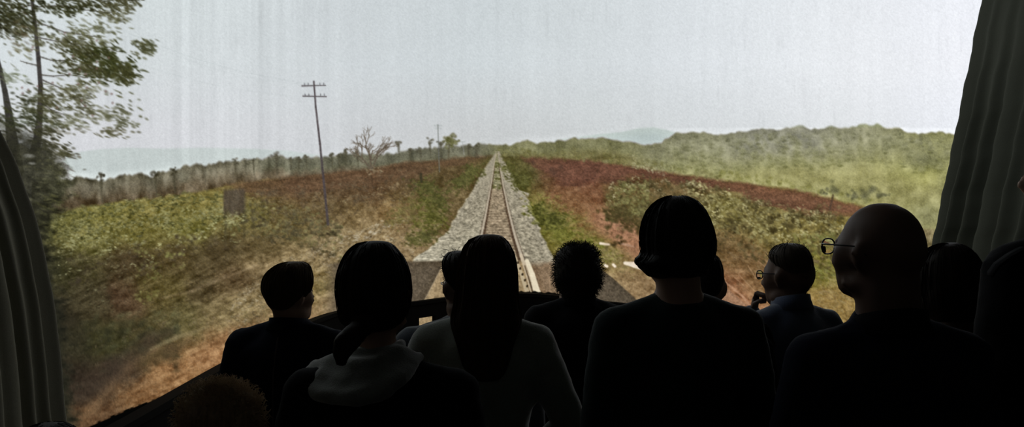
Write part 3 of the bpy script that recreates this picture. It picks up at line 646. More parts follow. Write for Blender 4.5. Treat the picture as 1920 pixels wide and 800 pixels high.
# ================================================================= side curtains (unlit cloth, real folds)
M_CURT = cloth_mat('grey_green_drape', (.108, .114, .09), 160, .2, .95, .1); M_CURT2 = cloth_mat('grey_drape', (.33, .32, .25), 160, .2, .95, .1)
def curtain(name, label, mat, xpos, side, edge, far, amp, nf, seed, ev=(.010, 15)):
    nu = 460; zz = np.concatenate([np.linspace(.03, 3.4, 70), np.linspace(3.4, 6.4, 21)[1:]]); V = []
    us = np.linspace(0, 1, nu); ph = np.cumsum(.35 + 1.3 * vnoise(us[None] * nf * .7, us[None] * 0, seed, 2)[0]); ph = ph / ph[-1] * nf * 2 * math.pi
    for z in zz:
        e = np.interp(z, edge[0], edge[1]) + ev[0] * math.sin(z * ev[1]) + ev[0] * .6 * math.sin(z * ev[1] * 2.37 + 1)
        a = np.interp(z, amp[0], amp[1]); y = e + (far - e) * us
        am = .25 + 1.5 * vnoise(us * nf * .6, us * 0 + z * .45, seed + 1, 2)
        x = a * am * (np.sin(ph) + .25 * np.sin(1.7 * ph + 1))
        V.append(np.stack([xpos + side * x, y, np.full(nu, z)], -1))
    V = np.array(V); nr = len(zz); W = V.copy(); W[..., 0] += side * -.004          # 4 mm of cloth
    idx = np.arange(nr * nu).reshape(nr, nu); q = np.stack([idx[:-1, :-1], idx[:-1, 1:], idx[1:, 1:], idx[1:, :-1]], -1).reshape(-1, 4)
    n = nr * nu; F2 = np.concatenate([q, q[:, ::-1] + n])
    rim = list(idx[:, 0]) + list(idx[-1, 1:]) + list(idx[::-1, -1][1:]) + list(idx[0, ::-1][1:])
    Fr = [(rim[i], rim[i + 1], rim[i + 1] + n, rim[i] + n) for i in range(len(rim) - 1)]
    me = mesh_from(np.concatenate([V.reshape(-1, 3), W.reshape(-1, 3)]), list(map(tuple, F2)) + Fr)
    tag(link(name, me, mat), label, 'curtain')
curtain('side_curtain', 'dark grey-green curtain hanging in upright folds at the right of the screen', M_CURT, 3.66, -1, ([0, 1.44, 2.3, 3.27, 6.4], [8.42, 7.83, 7.46, 7.07, 5.8]), 1.0, ([0, 1.5, 2.4, 2.9, 3.4, 6.4], [.046, .036, .022, .008, .003, .003]), 24, 3)
curtain('side_curtain', 'gathered dark curtain with soft folds at the left edge of the screen', M_CURT2, -2.385, 1, ([0, .48, .95, 1.40, 1.62, 1.85, 2.1, 2.8, 6.4], [4.92, 4.83, 4.74, 4.61, 4.51, 4.35, 4.1, 3.6, 3.2]), 1.0, ([0, 1.2, 2.0, 6.4], [.022, .022, .018, .010]), 30, 9, (.006, 7))

# ================================================================= low black parapet in front of the screen
def sweep(i0, i1, off0, off1, z0, z1, step=6):
    ii = list(range(i0, i1, step)) + [i1]; R = []
    for i in ii:
        a = PATH[i] - NRM[i] * off0; b = PATH[i] - NRM[i] * off1
        R.append([(a[0], a[1], z0), (b[0], b[1], z0), (b[0], b[1], z1), (a[0], a[1], z1)])
    return MB().rings(R)
par = empty('parapet', (float(PATH[450][0]), float(PATH[450][1]), 0))
tag(par, 'low black parapet curving along the foot of the screen', 'barrier')
def pchild(name, mb):
    o = link(name, mb.mesh(), M_BLACK, None, False); o.parent = par; o.matrix_parent_inverse = Matrix.Translation(par.location).inverted(); return o
pchild('cap_rail', sweep(0, 899, 0, .10, .37, LEDGE))
edges = list(range(0, 900, 33)) + [899]
ppx = PATH[:, 0] / PATH[:, 1] * FPX + CX
g0 = int(np.argmin(abs(ppx - 779) + (PATH[:, 1] < 8) * 999)); g1 = int(np.argmin(abs(ppx - 808) + (PATH[:, 1] < 8) * 999)); g0, g1 = min(g0, g1), max(g0, g1)
edges = sorted(set([e for e in edges if abs(e - g0) > 10 and abs(e - g1) > 10 and not g0 < e < g1] + [g0, g1]))
for a, b in zip(edges[:-1], edges[1:]):
    if a == g0: pchild('panel', sweep(a, b, .012, .075, .186, .37, 3))       # panel over the open slot
    else: pchild('panel', sweep(a, b, .012, .075, 0, .37))
# ================================================================= the audience
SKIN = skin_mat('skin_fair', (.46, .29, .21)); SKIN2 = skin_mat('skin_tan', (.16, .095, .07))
H_DARK = hair_mat('hair_dark_brown', (.020, .013, .009)); H_BLACK = hair_mat('hair_black', (.008, .007, .006)); H_FAIR = hair_mat('hair_sandy', (.16, .11, .055), .3); H_LONG = hair_mat('hair_chestnut', (.06, .033, .016)); H_FUZZ = hair_mat('hair_light_brown', (.60, .47, .31), .5); H_GREY = hair_mat('hair_grizzled', (.075, .058, .045))
C_NAVY = cloth_mat('navy_cloth', (.010, .012, .024)); C_BLACK = cloth_mat('black_cloth', (.006, .006, .007)); C_TEAL = cloth_mat('dark_green_knit', (.008, .018, .016), 180, .35, .9, .25, .25); C_HOOD = cloth_mat('grey_fleece', (.26, .27, .245), 240, .3, .95, .4, 1.0)
C_GREY = cloth_mat('grey_knit', (.30, .325, .28), 220, .3, .95, .4, 1.0); C_SHIRT = cloth_mat('blue_shirt', (.10, .125, .20), 260, .3, .9, .25, .8); C_BROWN = cloth_mat('brown_wool', (.06, .04, .03), 120, .4, .9, .25, .6); C_STEEL = cloth_mat('slate_cloth', (.09, .105, .13), 180, .35, .9, .25, .6); C_DENIM = cloth_mat('dark_denim', (.012, .014, .022))
M_SHOE = plain_mat('shoe_leather', (.01, .009, .008), .5); M_FRAME = plain_mat('spectacle_frame', (.012, .010, .009), .3); M_EYE = plain_mat('eye', (.6, .58, .55), .2, 0, 3, .02)
M_SEAM = plain_mat('seam_tape', (.09, .07, .07), .8)
def lens_mat():
    m, nt, p = nodes_of('spectacle_lens')
    p.inputs['Base Color'].default_value = (.9, .9, .9, 1); p.inputs['Roughness'].default_value = .02; p.inputs['Transmission Weight'].default_value = 1; p.inputs['IOR'].default_value = 1.03
    return m
M_LENS = lens_mat()

def head_shapes(mb, hs, bald=False):
    mb.ell((0, -.010, .022), (.076, .094, .097)); mb.ell((0, -.055, .004), (.064, .052, .070)); mb.ell((0, .034, -.040), (.061, .064, .084)); mb.ell((0, .066, -.098), (.036, .032, .026))
    mb.cap((0, .094, .004), .010, (0, .115, -.034), .0135); mb.ell((.011, .104, -.040), (.009, .011, .008)); mb.ell((-.011, .104, -.040), (.009, .011, .008))
    mb.cap((-.034, .080, .020), .012, (.034, .080, .020), .012); mb.cap((-.018, .095, -.064), .0075, (.018, .095, -.064), .0075); mb.cap((-.016, .094, -.077), .0085, (.016, .094, -.077), .0085)
    for s in (-1, 1):
        mb.ell((s * .046, .040, -.012), (.027, .042, .040)); mb.ell((s * .042, .058, -.032), (.026, .030, .030)); mb.ell((s * .052, .02, -.085), (.018, .04, .02))
        mb.ell((s * .080, -.010, -.014), (.010, .021, .033), (0, s * .25, s * -.35)); mb.ell((s * .077, -.004, -.040), (.009, .010, .012))
    return mb

def fingers(mb, w, f, n, side, k=1.0, curl=.5):
    """five separate bent fingers; w wrist, f pointing direction, n palm-side normal"""
    w, f, n = Vector(w), Vector(f).normalized(), Vector(n).normalized(); n = (n - f * n.dot(f)).normalized(); s = f.cross(n) * side
    for off, L in ((.027, .92), (.009, 1.0), (-.009, .95), (-.026, .76)):
        p = w + f * .062 * k + s * off * k; P = [p]; a = curl * .25
        p = p + f * .024 * k; P.append(p)
        for seg in (.040, .026, .021):
            a += curl * .85; p = p + (f * math.cos(a) + n * math.sin(a)) * seg * L * k; P.append(p)
        mb.tube(P, [.0092 * k, .0095 * k, .0085 * k, .0078 * k, .0050 * k], 8)
    p = w + f * .018 * k + s * .022 * k; P = [p]; d = (s * .75 + f * .65 + n * .25).normalized()
    for seg, bend in ((.036, .0), (.030, .5), (.024, .4)):
        d = (d + n * bend * curl + f * .15).normalized(); p = p + d * seg * k; P.append(p)
    mb.tube(P, [.0125 * k, .0115 * k, .0095 * k, .006 * k], 8)

def person(label, X, Y, H, head, yaw=0, hyaw=0, tilt=0, roll=0, w=1.0, hs=.95, skin=None, top=None, top_mat=None, neck=.835, arms=None, leg_mat=None, bulk=.013, wrinkle=.006, seed=1, voxel=.0118, neck_r=.054, hz=1.0):
    """head: world (x, y, z) of the head centre; yaw turns the trunk, hyaw the head (left positive)"""
    root = empty('person', (X, Y, 0)); tag(root, label, 'person')
    O = Vector((X, Y, 0)); k = H / 1.72
    RB = Matrix.Rotation(yaw, 4, 'Z')
    hc = Vector(head) - O
    RH = Matrix.Translation(hc) @ Matrix.Rotation(hyaw, 4, 'Z') @ Matrix.Rotation(tilt, 4, 'X') @ Matrix.Rotation(roll, 4, 'Y') @ Matrix.Scale(hs, 4) @ Matrix.Diagonal((1, 1, hz, 1))
    T = [(.47, .0, .105, .085), (.50, .0, .150, .108), (.535, -.005, .165, .118), (.60, .0, .138, .100), (.66, .005, .146, .106), (.72, .0, .165, .116), (.765, -.008, .172, .110), (.80, -.012, .155, .092), (.822, -.012, .115, .074), (.842, -.008, .078, .062), (.86, 0, .052, .05)]
    sx = .165 * w
    A = {}
    for s in (-1, 1):
        A[s] = dict(sh=Vector((s * sx, -.012, .793 * H)), el=Vector((s * (sx + .055), -.02, .615 * H)), wr=Vector((s * (sx + .06), .07, .475 * H)), f=(0, .25, -1), n=(-s, 0, 0), curl=.45)
        if arms and s in arms: A[s].update({q: (Vector(v) if q in ('el', 'wr', 'sh') else v) for q, v in arms[s].items()})
    def trunk(mb, g, topz=.86, botz=.47):
        mb.loft([(z * H, 0, cy * k, rx * k * (w if z > .63 else .5 + .5 * w) + g, ry * k + g) for z, cy, rx, ry in T if botz <= z <= topz])
        return mb
    def arm(mb, s, g, fore=1.0):
        a = A[s]; mb.cap(a['sh'], .056 * k + g, a['el'], .040 * k + g); e = a['el'] + (a['wr'] - a['el']) * fore
        mb.cap(a['el'], .041 * k + g, e, (.041 - .015 * fore) * k + g)
        mb.cap((s * .05, -.012, .825 * H), .045 * k + g * .6, a['sh'], .052 * k + g)
        mb.ell(tuple((a['sh'] + Vector((s * -.05, 0, -.06 * k)))), (.07 * k + g, .075 * k + g, .075 * k + g))
    def leg(mb, s, g, low=0):
        mb.cap((s * .085 * k, 0, .505 * H), .083 * k + g, (s * .092 * k, .012, .285 * H), .056 * k + g)
        mb.cap((s * .092 * k, .012, .285 * H), .056 * k + g, (s * .092 * k, -.012, .055 * H), .040 * k + g + low); mb.ell((s * .092 * k, -.025, .21 * H), (.05 * k + g, .056 * k + g, .09 * k))
    # --- body: one continuous skin from feet to head
    mb = trunk(MB(), 0)
    for s in (-1, 1):
        arm(mb, s, 0); leg(mb, s, 0)
        mb.cap((s * .092 * k, -.02, .035 * k), .032 * k, (s * .105 * k, .15 * k, .026 * k), .026 * k)
        a = A[s]; f = Vector(a['f']).normalized(); n = Vector(a['n']).normalized(); n = (n - f * n.dot(f)).normalized(); sd = f.cross(n)
        c = a['wr'] + f * .045 * k; i0 = len(mb.V); mb.ell((0, 0, 0), (.042 * k, .05 * k, .017 * k))
        mb.xf(Matrix.Translation(c) @ Matrix((sd, f, n)).transposed().to_4x4(), i0)
    mb.xf(RB); i0 = len(mb.V); head_shapes(mb, hs); mb.xf(RH, i0)
    nb = RB @ Vector((0, -.01, .825 * H)); mb.cap(nb, (neck_r + .006) * k, RH @ Vector((0, -.022, -.05)), neck_r * k)
    body = remesh(mb, voxel, 4)
    fb = MB()
    for s in (-1, 1):
        a = A[s]; fingers(fb, a['wr'], a['f'], a['n'], s, k, a['curl'])
    fb.xf(RB); fm = fb.mesh()
    bm = bmesh.new(); bm.from_mesh(body); bm.from_mesh(fm); bm.to_mesh(body); bm.free(); bpy.data.meshes.remove(fm)
    sk = skin or SKIN
    link('body', body, sk, root)
    for s in (-1, 1):
        e = MB().ell((s * .031, .0805, .001), (.0125, .0115, .0105), nu=10, nv=6).xf(RH); link('eye', e.mesh(), M_EYE, root)
    # --- clothes
    g = bulk; mb = trunk(MB(), g, neck, .50)
    for s in (-1, 1): arm(mb, s, g, .96)
    mb.xf(RB)
    if top: top(mb, RB, H, k)
    link('top_garment', remesh(mb, .0135, 4, wrinkle, seed), top_mat or C_BLACK, root)
    mb = trunk(MB(), .009, .60, .47)
    for s in (-1, 1): leg(mb, s, .012, .008)
    link('trousers', remesh(mb.xf(RB), .015, 4, .004, seed + 3), leg_mat or C_DENIM, root)
    for s in (-1, 1):
        m2 = MB(); m2.cap((s * .092 * k, -.035, .048 * k), .043 * k, (s * .106 * k, .15 * k, .034 * k), .032 * k); m2.cap((s * .092 * k, -.03, .075 * k), .046 * k, (s * .092 * k, -.02, .10 * k), .045 * k)
        m2.box(s * .1 * k - .045, s * .1 * k + .045, -.08 * k, .185 * k, .0, .022); link('shoe', remesh(m2.xf(RB), .011, 3), M_SHOE, root)
    return dict(root=root, O=O, RB=RB, RH=RH, H=H, k=k, A=A, hc=hc)

def ring_collar(p, mat, r=.072, h=.045, tilt=.25, z=None, th=.006, ry=1.05, name='collar', flare=.012):
    """stand-up or folded collar round the neck"""
    H, k = p['H'], p['k']; z = z or .838 * H; R = []; N = 36
    prof = [(r + flare * 1.4, 0), (r + flare * .3, h * .6), (r, h), (r - th, h), (r - th + flare * .3, h * .6), (r - th + flare * 1.4, 0)]
    for j in range(N):
        a = 2 * math.pi * j / N; c, s = math.cos(a), math.sin(a); R.append([(q * k * c, -.008 + q * k * s * ry, z + hh - tilt * (s + .3) * r * k) for q, hh in prof])
    R.append(R[0])
    link(name, MB().rings(R, False).xf(p['RB']).mesh(), mat, p['root'])

def hair(p, rows_px, d, mat, ry=.095, cy=-.012, strands=220, curly=0, name='hair', seed=2, extra=None, ex=2.1, ryf=None, wob=.004, sr=.0011, lift=.004, low=0):
    """hair as a rounded volume: rows (photo y, left x, right x), read at the person's distance d"""
    rr = np.random.RandomState(seed); O = p['O']; rows = []
    zs = [CAMZ - (r[0] - CY) / FPX * d for r in rows_px]; zt, zb = max(zs), min(zs)
    hx, hy = p['hc'].x, p['hc'].y
    for r, z in zip(rows_px, zs):
        xl = (r[1] - CX) / FPX * d - O.x; xr = (r[2] - CX) / FPX * d - O.x; t = (zt - z) / (zt - zb); rx = (xr - xl) / 2
        wmax = max((q[2] - q[1]) / 2 / FPX * d for q in rows_px)
        yy = (ry * rx / wmax) if t < .5 else ry * (.35 + .65 * rx / wmax)
        c_y = hy + cy
        if len(r) > 3: yy = r[3]
        if len(r) > 4: c_y = hy + r[4]
        rows.append((z, (xl + xr) / 2, c_y, rx, yy))
    mb = MB().loft(rows, 36, 4, ex); R = mb.last
    if extra: extra(mb, O, d)
    me = remesh(mb, .0085, 3, wob, seed); bm = bmesh.new(); bm.from_mesh(me)
    sb = MB(); n = len(R); m = len(R[0])
    for q in range(strands):                                # single locks lying along the volume
        j = rr.uniform(0, m); i1 = int(rr.uniform(.0, .25) * n) if not low else int(rr.uniform(0, .1) * n); i2 = int(rr.uniform(.7, 1.0) * (n - 1)); P = []; dr = rr.normal(0, .7); of = rr.uniform(.0, 1) * lift
        for i in range(i2, i1 - 1, -max(1, (i2 - i1) // 9)):
            jj = (j + dr * (i2 - i) / n) % m; a, b = R[i][int(jj) % m], R[i][(int(jj) + 1) % m]; v = a.lerp(b, jj - int(jj)); c = Vector((rows[0][1], v.y * 0 + hy + cy, v.z))
            o = (v - c); o.z = 0; o = o.normalized() if o.length > 1e-4 else Vector((0, 0, 1)); P.append(v + o * of)
        if len(P) > 2: sb.tube(P, [sr * (1 - .6 * t / len(P)) for t in range(len(P))], 3)
    for q in range(curly):                                  # short springy curls
        i = rr.randint(1, n - 1); j = rr.randint(m); v = R[i][j]; c = Vector((hx, hy, (zt + zb) / 2)); o = (v - c).normalized(); u = o.orthogonal().normalized(); w_ = o.cross(u); L = rr.uniform(.006, .024); ph = rr.uniform(0, 6.28); cr = rr.uniform(.003, .007)
        P = [v - o * .006 + o * L * t + (u * math.cos(ph + t * 5) + w_ * math.sin(ph + t * 5)) * cr * t for t in (0, .25, .5, .75, 1.0, 1.2)]
        sb.tube(P, [.0011, .0011, .001, .0009, .0008, .0005], 3)
    if sb.V:
        sm = sb.mesh(); bm.from_mesh(sm); bpy.data.meshes.remove(sm)
    bm.to_mesh(me); bm.free()
    return link(name, me, mat, p['root'])

def glasses(p, lens_w=.024, lens_h=.018, y=.108, z=.0):
    RH = p['RH']; g = MB(); N = 20
    for s in (-1, 1):
        c = Vector((s * .033, y, z)); pts = [c + Vector((lens_w * math.copysign(abs(math.cos(a)) ** .8, math.cos(a)), -.004 * abs(math.cos(a)) * (s * math.cos(a) > 0), lens_h * math.copysign(abs(math.sin(a)) ** .8, math.sin(a)))) for a in [2 * math.pi * j / N for j in range(N + 1)]]
        g.tube(pts, .0019, 6)
        g.tube([(s * (.033 + lens_w), y - .004, z + .007), (s * .070, y - .022, z + .007), (s * .082, .03, z + .006), (s * .082, -.008, z + .004), (s * .080, -.028, z - .018)], [.0022, .0022, .002, .002, .0015], 6)
    g.tube([(-.010, y, z + .005), (0, y + .004, z + .007), (.010, y, z + .005)], .0019, 6)
    fr = link('glasses', g.xf(RH).mesh(), M_FRAME, p['root'])
    for s in (-1, 1):
        c = Vector((s * .033, y, z)); R = []
        for dy in (-.0006, .0006): R.append([c + Vector((lens_w * .97 * math.cos(a), dy, lens_h * .97 * math.sin(a))) for a in [2 * math.pi * j / N for j in range(N)]])
        link('lens', MB().rings(R).xf(RH).mesh(), M_LENS, fr)

def hx(px, py, d, up=.0):           # head centre from a pixel
    v = at(px, py, d); return (v.x, v.y, v.z)
D2R = math.radians

# ---- bald man with glasses, near right, head turned left
d = 2.0; c = hx(1647, 468, d)
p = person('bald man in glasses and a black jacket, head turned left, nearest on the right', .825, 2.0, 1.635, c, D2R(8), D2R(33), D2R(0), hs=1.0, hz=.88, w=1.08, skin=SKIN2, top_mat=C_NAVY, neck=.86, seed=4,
           arms={-1: dict(el=(-.215, .04, 1.06), wr=(-.10, .20, 1.10), f=(.6, .5, .3), n=(.6, -.2, -.6), curl=1.2)}, neck_r=.070)
glasses(p, .025, .020, .108, .006); ring_collar(p, C_BLACK, .084, .05, .3, z=.828 * 1.635)
# ---- woman with a ponytail and a grey hood
d = 2.27; c = hx(706, 540, d)
def hood(mb, RB, H, k):
    O = Vector((-.335, 2.27, 0))
    for a in np.linspace(0, 2 * math.pi, 18)[:-1]:
        t = (math.sin(a) + 1) / 2
        mb.ell((.095 * math.cos(a), -.015 + .085 * math.sin(a), 1.285 - .035 * t), (.036, .036, .034))
p = person('woman with a low dark ponytail and a grey hood lying over her shoulders', -.325, 2.27, 1.475, c, 0, D2R(-18), 0, hs=.98, w=1.10, top_mat=C_BLACK, neck=.86, seed=8, bulk=.022)
q = MB(); OB = p['O']
def roll(pts):
    for a, b in zip(pts[:-1], pts[1:]): q.cap(at(a[0], a[1], d + a[2]) - OB, a[3], at(b[0], b[1], d + b[2]) - OB, b[3])
roll([(596, 688, .04, .022), (585, 706, .0, .026), (588, 730, -.05, .024), (620, 742, -.10, .024), (665, 744, -.135, .025), (710, 733, -.135, .025), (748, 708, -.10, .024), (772, 684, -.05, .020), (786, 668, .01, .014)])
roll([(600, 690, .03, .024), (630, 680, -.03, .028), (668, 690, -.085, .03), (705, 690, -.09, .03), (742, 664, -.05, .028), (768, 668, -.01, .02)])
roll([(618, 712, -.04, .036), (660, 720, -.09, .040), (705, 710, -.10, .038), (742, 690, -.06, .032)])
roll([(640, 672, .0, .024), (670, 662, -.04, .02), (715, 660, -.05, .022), (748, 648, -.01, .018), (752, 646, .05, .018)])
hm = remesh(q, .008, 3, .006, 21); link('hood', hm, C_HOOD, p['root'])
def tail(mb, O, d):
    P = [at(705, 585, d) + Vector((0, -.075, 0)), at(688, 605, d) + Vector((0, -.105, 0)), at(668, 625, d) + Vector((0, -.125, 0)), at(661, 645, d) + Vector((0, -.135, 0)), at(664, 668, d) + Vector((0, -.14, 0))]
    rr = np.random.RandomState(3)
    for q_ in range(9):
        of = [Vector((rr.normal(0, .014), rr.normal(0, .010), 0)) * f_ for f_ in (.5, 1, 1.15, 1, .5)]
        for i, r in enumerate((.014, .015, .014, .011)): mb.cap(P[i] + of[i] - O, r, P[i + 1] + of[i + 1] - O, (.015, .014, .011, .004)[i], 8)
hair(p, [(452, 692, 714), (455, 676, 730), (462, 664, 740), (475, 652, 751), (490, 644, 760), (510, 637, 767), (530, 634, 770), (550, 634, 771), (570, 637, 768), (590, 642, 763, .07, -.03), (606, 654, 748, .05, -.045), (616, 672, 730, .03, -.05)], d, H_DARK, .098, -.012, 260, extra=tail)
# ---- woman with long hair and grey knit top
d = 2.65; c = hx(914, 517, d)
p = person('woman with long chestnut hair in a grey knit top, seen from behind at the centre', -.085, 2.65, 1.558, c, 0, 0, 0, hs=.93, w=.93, top_mat=C_GREY, seed=12, bulk=.016,
           arms={1: dict(el=(.255, -.02, 1.01), wr=(.16, .16, .88)), -1: dict(el=(-.235, -.02, 1.0), wr=(-.16, .16, .88))})
hair(p, [(440, 908, 928), (443, 893, 940), (452, 879, 950), (466, 870, 959), (490, 863, 966), (520, 859, 969), (550, 856, 970), (575, 852, 972), (592, 848, 976), (606, 850, 974, .075, -.05), (625, 858, 966, .045, -.085), (650, 866, 958, .032, -.105), (680, 876, 950, .026, -.118), (700, 892, 936, .016, -.12)], d, H_LONG, .118, -.014, 420, lift=.005)
# ---- woman with a bob
d = 2.35; c = hx(1266, 452, d)
p = person('woman with a dark chin-length bob and wide-necked dark top', .43, 2.35, 1.66, c, D2R(4), D2R(8), 0, hs=.95, w=1.0, top_mat=C_TEAL, neck=.843, seed=15, bulk=.012, neck_r=.058)
def flick(mb, O, d):
    for px, py, rx, rz, dy in ((1300, 503, .036, .022, -.02), (1275, 510, .040, .016, -.04), (1222, 502, .026, .020, -.02), (1240, 508, .026, .018, -.03)): mb.ell(at(px, py, d) + Vector((0, dy, 0)) - O, (rx, .045, rz))
    for a, b in (((1215, 478), (1192, 491)), ((1214, 484), (1195, 497)), ((1220, 490), (1202, 503)), ((1226, 498), (1213, 510)), ((1216, 474), (1193, 487))):
        mb.cap(at(*a, d) - O, .013, at(*b, d) - O, .006, 8)
hair(p, [(366, 1258, 1276), (369, 1246, 1290), (376, 1232, 1303), (386, 1221, 1313), (400, 1211, 1322), (420, 1204, 1330), (440, 1201, 1336), (460, 1201, 1338), (474, 1203, 1336), (482, 1198, 1333), (489, 1191, 1329), (496, 1194, 1324), (504, 1205, 1318, .085, -.03), (511, 1222, 1310, .065, -.035), (516, 1240, 1300, .04, -.04)], d, H_BLACK, .112, -.008, 300, extra=flick)
# ---- boy with sandy bowl cut, head turned right
d = 3.2; c = hx(542, 549, d)
p = person('boy with sandy hair in a navy jacket with a back seam, head turned right', -.785, 3.2, 1.45, c, D2R(-8), D2R(-38), D2R(4), hs=.88, w=1.02, top_mat=C_NAVY, neck=.86, seed=18, bulk=.02)
hair(p, [(490, 545, 566), (492, 532, 573), (498, 518, 580), (510, 504, 584), (524, 496.5, 586), (540, 495, 584), (553, 499, 577), (563, 505, 566), (571, 514, 554, .05, -.04), (577, 524, 546, .03, -.045)], d, H_FAIR, .102, -.010, 300, seed=6)
ring_collar(p, C_NAVY, .078, .04, .15)
sm = MB()
P = [at(521, 632, d - .15), at(516, 665, d - .155), at(512, 705, d - .15), at(511, 745, d - .145), at(512, 800, d - .14), at(512, 860, d - .14)]
link('back_seam', sm.tube([v - p['O'] for v in P], .0028, 6).mesh(), M_SEAM, p['root'])
# ---- half-hidden viewer with glasses beside the long-haired woman
d = 3.05; c = hx(874, 536, d)
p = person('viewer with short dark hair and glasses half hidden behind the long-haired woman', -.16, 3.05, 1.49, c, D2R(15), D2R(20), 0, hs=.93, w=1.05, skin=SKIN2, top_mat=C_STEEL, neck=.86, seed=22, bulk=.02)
glasses(p)
hair(p, [(470, 855, 885), (473, 842, 895), (482, 834, 906), (495, 831, 913), (510, 833, 917), (525, 838, 919), (540, 848, 918), (552, 856, 914, .07, -.03), (560, 866, 908, .05, -.04)], d, H_DARK, .108, -.008, 160, curly=160)
# ---- curly-haired viewer
d = 3.7; c = hx(1081, 520, d)
p = person('viewer with a rounded mop of curly hair and a dark jacket at the centre right', .27, 3.7, 1.49, c, D2R(5), D2R(22), 0, hs=.95, w=1.0, top_mat=C_BLACK, neck=.86, seed=25, bulk=.02)
glasses(p); ring_collar(p, C_BLACK, .078, .05, .2)
hair(p, [(458, 1076, 1094), (462, 1062, 1106), (470, 1051, 1116), (483, 1043, 1123), (500, 1039, 1127), (515, 1039, 1128), (530, 1042, 1125), (543, 1048, 1119), (553, 1058, 1110, .06, -.04)], d, H_DARK, .10, -.012, 0, curly=2600, wob=.008)
# ---- dark head behind the bob
d = 2.95; c = hx(1318, 537, d)
p = person('viewer with dark hair mostly hidden behind the woman with the bob', .635, 2.95, 1.485, c, 0, D2R(0), 0, hs=.88, w=.95, top_mat=C_BLACK, neck=.86, seed=28)
hair(p, [(474, 1312, 1330), (477, 1304, 1338), (485, 1297, 1345), (500, 1292, 1350), (515, 1291, 1351), (528, 1292, 1350), (540, 1294, 1347), (552, 1300, 1340, .07, -.03)], d, H_BLACK, .105, -.01, 80)
# ---- man with cropped hair and glasses, hand at his mouth
d = 3.45; c = hx(1478, 514, d)
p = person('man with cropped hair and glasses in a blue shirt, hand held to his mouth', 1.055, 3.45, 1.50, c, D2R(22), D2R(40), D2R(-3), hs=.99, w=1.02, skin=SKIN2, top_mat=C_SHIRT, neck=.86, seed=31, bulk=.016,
           arms={-1: dict(el=(-.235, .17, 1.02), wr=(-.040, .165, 1.232), f=(.10, -.15, 1), n=(.5, -.6, 0), curl=1.55)})
glasses(p, .023, .017, .108)
hair(p, [(455.5, 1470, 1488), (458, 1460, 1498), (464, 1451, 1507), (474, 1444, 1514), (487, 1444, 1518.5), (500, 1450, 1520), (515, 1462, 1519.5), (530, 1470, 1517), (541, 1478, 1512), (548, 1486, 1506)], d, H_GREY, .094, -.012, 120, curly=120, sr=.0008, wob=.002)
ring_collar(p, C_SHIRT, .080, .052, .25)
# ---- viewer with rounded hair and brown collar, right
d = 2.95; c = hx(1783, 530, d)
p = person('viewer with rounded dark hair and a knitted brown collar behind the bald man', 1.43, 2.95, 1.515, c, 0, D2R(-5), 0, hs=.95, w=1.0, top_mat=C_BROWN, neck=.86, seed=34, bulk=.02)
hair(p, [(455, 1772, 1788), (457, 1759, 1798), (463, 1746, 1809), (472, 1736, 1818), (484, 1729, 1826), (500, 1724, 1834), (520, 1722, 1839), (545, 1722, 1840), (570, 1726, 1838), (588, 1732, 1832), (602, 1742, 1820, .06, -.03), (610, 1756, 1806, .04, -.04)], d, H_DARK, .105, -.01, 260)
ring_collar(p, C_BROWN, .112, .05, .12, z=.805 * 1.515, th=.016, ry=.9, flare=.004)
# ---- person at the right edge, face in profile
d = 2.3; v = at(2004, 322, d)
p = person('person in a black coat at the right edge, chin and mouth in profile', 1.425, 2.3, 1.85, (v.x, v.y, v.z), D2R(8), D2R(80), 0, hs=.97, w=1.06, top_mat=C_BLACK, neck=.86, seed=37, bulk=.02)
hair(p, [(203, 2000, 2028), (209, 1980, 2045), (228, 1967, 2064), (258, 1966, 2075), (288, 1986, 2079), (318, 2010, 2076), (343, 2026, 2066)], d, H_DARK, .085, 0, 160)
st = MB(); P = [at(1856, 530, 2.19), at(1868, 513, 2.19), at(1890, 497, 2.20), at(1916, 482, 2.22), at(1940, 470, 2.28)]
R = []
for i, v in enumerate(P):
    v = v - p['O']; R.append([v + Vector((0, -.014, .022)), v + Vector((0, .014, .026)), v + Vector((0, .014, .018)), v + Vector((0, -.014, .014))])
link('shoulder_strap', st.rings(R).mesh(), C_BLACK, p['root'])
ring_collar(p, C_BLACK, .085, .05, .2)
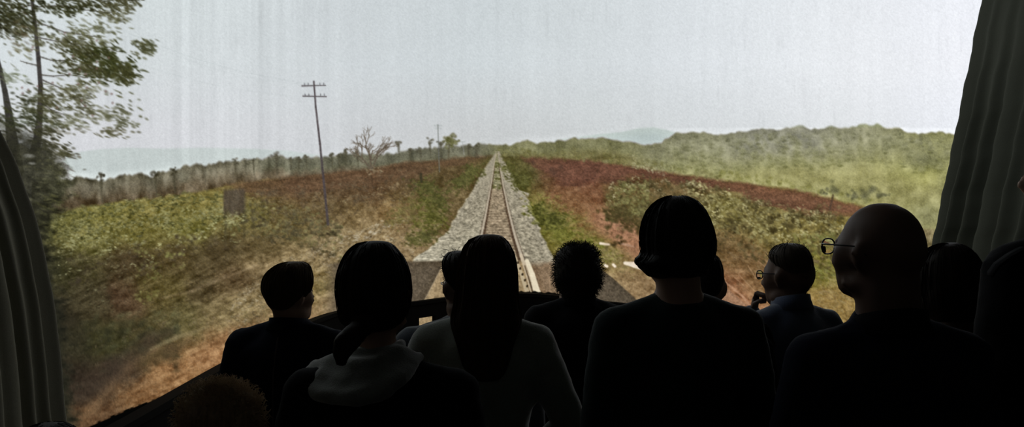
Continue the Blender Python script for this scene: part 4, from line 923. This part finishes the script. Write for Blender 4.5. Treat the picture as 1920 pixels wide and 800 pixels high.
# ---- child with curly hair, lower left
d = 2.05; c = hx(414, 812, d)
p = person('child with fuzzy brown hair at the lower left, only the crown showing', -.66, 2.05, 1.235, c, 0, 0, 0, hs=.90, w=1.0, top_mat=C_BLACK, seed=40)
hair(p, [(718, 402, 428), (722, 386, 444), (732, 366, 462), (746, 352, 477), (765, 343, 486), (790, 339, 490), (815, 341, 487), (840, 349, 480), (862, 362, 466, .07, -.03), (875, 378, 450, .05, -.04)], d, H_FUZZ, .094, -.008, 0, curly=2800, wob=.008)
# ---- small child whose crown just reaches the frame
d = 2.6; c = hx(96, 868, d)
p = person('small dark-haired child at the bottom left corner, crown only just in view', -1.32, 2.6, 1.02, c, 0, 0, 0, hs=.86, w=1.02, top_mat=C_BLACK, seed=43)
hair(p, [(791, 84, 108), (794, 70, 122), (803, 55, 137), (818, 44, 148), (840, 38, 154), (865, 38, 154), (890, 44, 148), (910, 56, 134, .06, -.03), (922, 70, 120, .04, -.04)], d, H_BLACK, .09, -.01, 120)

# ---- black backpack on the back of the man in the blue shirt
d = 3.12; bp_ = empty('backpack', (.86, 3.22, 0))
tag(bp_, 'rounded black backpack hanging behind the man in the blue shirt', 'bag')
q = MB(); O = Vector((.86, 3.22, 0)); v0 = at(1388, 625, d); v1 = at(1462, 625, d)
zt = at(0, 611, d).z; q.loft([(zt - .50, (v0.x + v1.x) / 2 - O.x, 0, .060, .05), (zt - .47, (v0.x + v1.x) / 2 - O.x, 0, .072, .07), (zt - .30, (v0.x + v1.x) / 2 - O.x, 0, .075, .08), (zt - .10, (v0.x + v1.x) / 2 - O.x, 0, .073, .07), (zt - .03, (v0.x + v1.x) / 2 - O.x, 0, .066, .055), (zt, (v0.x + v1.x) / 2 - O.x, 0, .045, .035)], ex=3)
link('bag_body', remesh(q, .010, 3, .004, 50), C_BLACK, bp_)
xm = (v0.x + v1.x) / 2 - O.x
link('zip_seam', MB().tube([(xm - .074, -.03, zt - .40), (xm - .077, -.035, zt - .2), (xm - .072, -.035, zt - .07), (xm - .05, -.035, zt - .012), (xm, -.035, zt + .002), (xm + .05, -.035, zt - .012), (xm + .073, -.035, zt - .08)], .0022, 6).mesh(), M_SEAM, bp_)
link('grab_loop', MB().tube([(xm - .03, .02, zt - .005), (xm - .022, .02, zt + .014), (xm, .02, zt + .02), (xm + .022, .02, zt + .014), (xm + .03, .02, zt - .005)], .005, 8).mesh(), C_BLACK, bp_)
